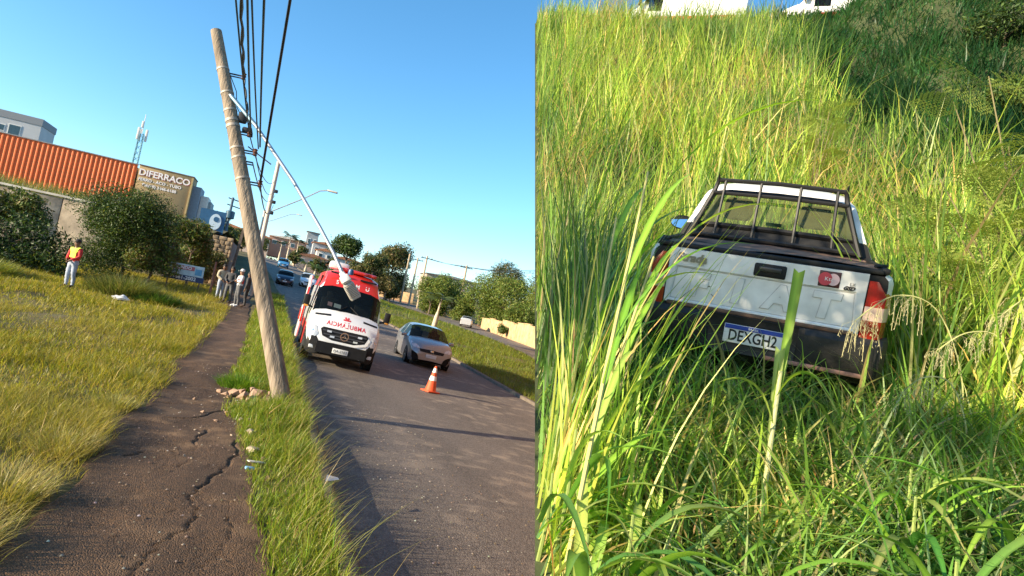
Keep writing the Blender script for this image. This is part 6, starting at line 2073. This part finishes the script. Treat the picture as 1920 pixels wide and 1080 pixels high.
for k, (x, y, h_, lean, lb_) in enumerate([(1.33, 2.26, 1.75, (.02, -.06), "tallest yellowish cane leaning at the left end of the bank"), (1.46, 2.52, 1.4, (.2, .0), "cane stalk leaning right behind the tallest cane"), (1.66, 2.95, 1.5, (.02, .03), "thin upright cane left of the pickup's mirror")]):
    cs = thing("cane_stalk", lb_, "cane", (x, y, bank_z(x, y)))
    MB().tube([(0, 0, -.05), (lean[0] * .4, lean[1] * .4, h_ * .5), (lean[0], lean[1], h_)], [.012, .010, .005], 7).build("stalk", mat("stalk_yellow", (.46, .42, .16), .6, var=.2), cs)
    for j in range(5):
        q = .3 + .14 * j
        me = leaf_strip(random.uniform(.45, .7), .034, 1.6, random.uniform(.3, .9), random.choice(LC), 9)
        for tr in range(14):
            rt_ = Euler((0, 0, random.uniform(-1.6, 1.0))).to_matrix()
            o3 = Vector((lean[0] * q, lean[1] * q, h_ * q))
            W = np.array([rt_ @ v_.co + o3 + cs.location for v_ in me.vertices])
            if np.all((W - EYEN) @ CUT_N > .004):
                link("leaf", me, M_BROAD, cs, loc=tuple(o3), rot=rt_.to_euler())
                break
# drooping seed panicles
M_SEED = mat("seed_straw", (.42, .38, .20), .8, var=.25, scale=20)
def panicle(label, foot, pts, ln, n, group=None):
    t = thing("seed_panicle", label, "seed head", foot)
    f = Vector(foot)
    sp = []                                            # smooth the stem into an arc
    for i_ in range(len(pts) - 1):
        p_ = [Vector(pts[max(0, i_ - 1)]), Vector(pts[i_]), Vector(pts[i_ + 1]), Vector(pts[min(len(pts) - 1, i_ + 2)])]
        for q_ in range(5):
            t_ = q_ / 5
            sp.append(.5 * ((2 * p_[1]) + (p_[2] - p_[0]) * t_ + (2 * p_[0] - 5 * p_[1] + 4 * p_[2] - p_[3]) * t_ ** 2 + (3 * p_[1] - p_[0] - 3 * p_[2] + p_[3]) * t_ ** 3))
    pts = sp + [Vector(pts[-1])]
    MB().tube([Vector(p) - f for p in pts], [.006] + [.004] * (len(pts) - 2) + [.002], 5).build("stem", mat("stalk_straw", (.40, .40, .16), .7, var=.15), t)
    th = MB()
    for k in range(n):
        p = Vector(pts[-1 - int((k / n) ** 1.3 * 9)]) - f
        d = Vector((random.gauss(0, .05), random.gauss(0, .05), -ln * random.uniform(.25, 1)))
        th.tube([p, p + d * .4 + Vector((d.x * .4, d.y * .4, .01)), p + d], [.0005, .0009, .0013], 3, False)
        for q_ in (.35, .5, .65, .8, .95):
            c_ = p + d * q_ + Vector((d.x * .3, d.y * .3, 0)) * (1 - q_)
            th.tube([c_, c_ + Vector((random.uniform(-.010, .010), random.uniform(-.010, .010), -.014))], [.0018, .0004], 3, False)
    tag(th.build("seed_threads", M_SEED, t), kind="stuff")
    return t
def up_bank(x, y): return (x, y, bank_z(x, y))
panicle("pale seed panicle drooping over the right tail light", up_bank(4.25, 2.60), [up_bank(4.25, 2.60), (4.15, 2.62, 2.25), (3.95, 2.70, 2.62), (3.72, 2.82, 2.66), (3.50, 2.90, 2.45)], .26, 60)
panicle("drooping straw seed head right of the bumper", up_bank(4.45, 2.45), [up_bank(4.45, 2.45), (4.4, 2.45, 2.2), (4.28, 2.5, 2.5), (4.12, 2.6, 2.5), (3.98, 2.68, 2.35)], .18, 40)
panicle("grey seed head below the feathery shrub", up_bank(4.75, 2.35), [up_bank(4.75, 2.35), (4.7, 2.36, 2.4), (4.6, 2.4, 2.75), (4.45, 2.46, 2.8), (4.3, 2.52, 2.65)], .20, 40)
panicle("pale seed head beside the right edge of the tailgate", up_bank(3.9, 2.35), [up_bank(3.9, 2.35), (3.86, 2.36, 1.9), (3.76, 2.42, 2.15), (3.62, 2.5, 2.15), (3.52, 2.56, 2.0)], .15, 30)
# pinkish plumes over the tall grass higher up
n = 3200
cl_u = RNG.normal(0, 1, n); 
cen = np.array([(-5.5, 19), (-3.2, 15), (-1.5, 17.5), (-.3, 13.5), (1.2, 12), (-7.5, 23), (-4, 11.5)])
k = RNG.integers(0, len(cen), n)
u = cen[k, 0] + RNG.normal(0, .55, n); v = cen[k, 1] + RNG.normal(0, .8, n)
rt = bank_xyz(u, v); rt[:, 2] += RNG.uniform(.8, 1.4, n)
me = mesh_from("grass_plumes", *blades(rt, RNG.uniform(.2, .45, n), RNG.uniform(.008, .018, n), RNG.random(n) * TAU, RNG.uniform(.2, .9, n), RNG.uniform(.4, 1.0, n), palette(n, [(.55, .36, .17), (.50, .40, .20), (.60, .45, .15)], [2, 2, 1]), 3, clip_cut))
tag(link("grass_plumes", me, M_GRASS), "reddish straw plumes above the tall bank grass", "seed heads", kind="stuff")

# feathery shrub with twice-pinnate leaves on the right
def pinnate_mesh():
    V = []; Qd = []
    L_ = .50
    def quad(p, d, s, w):
        k = len(V)
        V.extend([p - s * w * .3, p + d * .5 - s * w, p + d, p + d * .5 + s * w])
        Qd.append([k, k + 1, k + 2, k + 3])
    for i in range(7):
        t_ = .15 + .85 * i / 7
        b = np.array([L_ * t_, 0, .10 * t_ - .22 * t_ * t_])
        for s in (-1, 1):
            dirv = np.array([.55, s * .8, -.10]); dirv /= np.linalg.norm(dirv)
            pl_ = .17 * math.sin(math.pi * (.2 + .7 * t_))
            for j in range(6):
                q = b + dirv * pl_ * (j + .5) / 6 + np.array([0, 0, -.03 * (j / 7) ** 2])
                pr = np.array([-dirv[1], dirv[0], 0])
                for s2 in (-1, 1):
                    quad(q, (pr * s2 * .8 + dirv * .5) * .036, dirv, .010)
    k = len(V)
    V.extend([np.array([0, -.003, 0]), np.array([0, .003, 0]), np.array([L_, .002, -.12]), np.array([L_, -.002, -.12])])
    Qd.append([k, k + 1, k + 2, k + 3])
    V = np.array(V)
    return mesh_from("frond", V, [np.array(Qd)], np.tile(np.array((.34, .41, .10)), (len(V), 1)) * RNG.normal(1, .12, (len(V), 1)))
pm = pinnate_mesh()
fb = (5.6, 3.1)
fz = bank_z(*fb)
sh_ = thing("feathery_shrub", "feathery leaved shrub reaching over the bank beside the pickup", "shrub", (fb[0], fb[1], fz))
tips = [(4.75, 3.35, 4.45), (5.05, 3.3, 4.75), (5.25, 3.2, 4.2), (4.9, 3.35, 3.5), (5.3, 3.25, 3.75), (4.75, 3.45, 3.15), (5.55, 3.0, 4.6), (5.1, 3.2, 2.95), (5.6, 2.8, 3.9), (5.35, 2.9, 3.3), (4.95, 3.55, 3.95)]
for tx in tips:
    e_ = Vector(tx) - Vector((fb[0], fb[1], fz))
    m_ = e_ * .5 + Vector((.12, -.02, .18))
    MB().tube([(0, 0, -.1), tuple(m_), tuple(e_)], [.014, .010, .004], 6).build("branch", mat("twig_olive", (.20, .17, .08), .8, var=.2), sh_)
    for j in range(8):
        q = .35 + .085 * j
        p = m_.lerp(e_, (q - .5) * 2) if q > .5 else Vector(m_) * (q * 2)
        o = link("frond", pm, M_LEAF, sh_, loc=tuple(p), rot=(random.uniform(-.4, .4), random.uniform(-.9, .15), random.uniform(0, TAU)))
        o.scale = (random.uniform(.8, 1.25),) * 3
yp = thing("young_shrub", "young pale leaved shrub standing above the tall grass on the slope", "shrub", (9.2, 9.0, bank_z(9.2, 9.0)))
for j in range(12):
    e_ = Vector((random.uniform(-.5, .5), random.uniform(-.5, .5), random.uniform(1.4, 2.6)))
    MB().tube([(0, 0, 0), tuple(e_ * .5 + Vector((0, 0, .1))), tuple(e_)], [.012, .009, .004], 5).build("branch", mat("twig_olive", (.20, .17, .08)), yp)
    for q in (.6, .8, 1.0):
        o = link("frond", pm, M_LEAF, yp, loc=tuple(e_ * q), rot=(random.uniform(-.4, .4), random.uniform(-.8, .2), random.uniform(0, TAU)))

for lb_, u_, v_, r_, cl_ in [("dark bush on the upper slope nearest the rescue vans", 3.0, 24.5, 1.1, G_DARK), ("dull green bush in the middle of the dark slope", 5.2, 21.0, 1.2, G_DARK), ("greyish green bush at the lower rim of the dark slope", 4.6, 17.2, .9, G_MID), ("low dark bush at the right end of the slope", 8.4, 19.0, 1.3, G_DARK), ("leafy dark bush behind the feathery shrub", 6.6, 15.2, 1.1, G_DARK), ("pale green bush on top of the dark slope", 8.0, 24.5, 1.3, G_MID)]:
    x_, y_ = u_ * Q[0] + v_ * G[0], u_ * Q[1] + v_ * G[1]
    z_ = bank_z(x_, y_)
    make_tree("slope_bush", lb_, "bush", (x_, y_, z_ - .1), (x_, y_, z_ + r_ * .55), r_, 9, 4200, .07, cl_, [3, 3, 2, 2], trunk_r=.04, low=-.8)

# ---- vehicles of the crews on the road above the bank
def crest_pos(u, v):
    p = bank_xyz(np.array([u * 1.0]), np.array([v * 1.0]))[0]
    return (float(p[0]), float(p[1]), float(p[2]) + .05)
c2 = copy_tree(amb)
c2["label"] = "white rescue van parked crosswise on the road above the bank"
c2.name = "rescue_van"
c2["category"] = "van"
c2.location = crest_pos(-8.8, 28.6)
c2.rotation_euler = (0, 0, GA * -1 - R(90))
c3 = copy_tree(amb)
c3["label"] = "second white and red rescue van above the bank near the dark slope"
c3.name = "rescue_van"
c3["category"] = "van"
c3.location = crest_pos(-1.6, 28.6)
c3.rotation_euler = (0, 0, GA * -1 - R(90))
for root in (c2, c3):
    for ch in list(root.children):
        if ch.name.startswith("open_door"):
            for g_ in list(ch.children): bpy.data.objects.remove(g_)
            bpy.data.objects.remove(ch)

# ---- unseen tree added on the lawn beside the camera to shade the stranded pickup
rt = thing("broadleaf_tree", "unseen tree added on the lawn to throw dappled shade on the pickup", "tree", (-3.3, 2.7, 0))
limbs((0, 0, 0), (.3, .05, 4.5), .11, .8, 6, rt)
link("crown", leaf_cloud(blob_set((.3, .05, 4.55), 1.3, 10, .95, low=-.8) + blob_set((.3, -1.5, 4.2), .5, 5, .9, low=-.8), 4600, .085, G_MID, [3, 3, 2, 1], "crown"), M_LEAF, rt)  # small second lobe added to shade the lower right of the bank
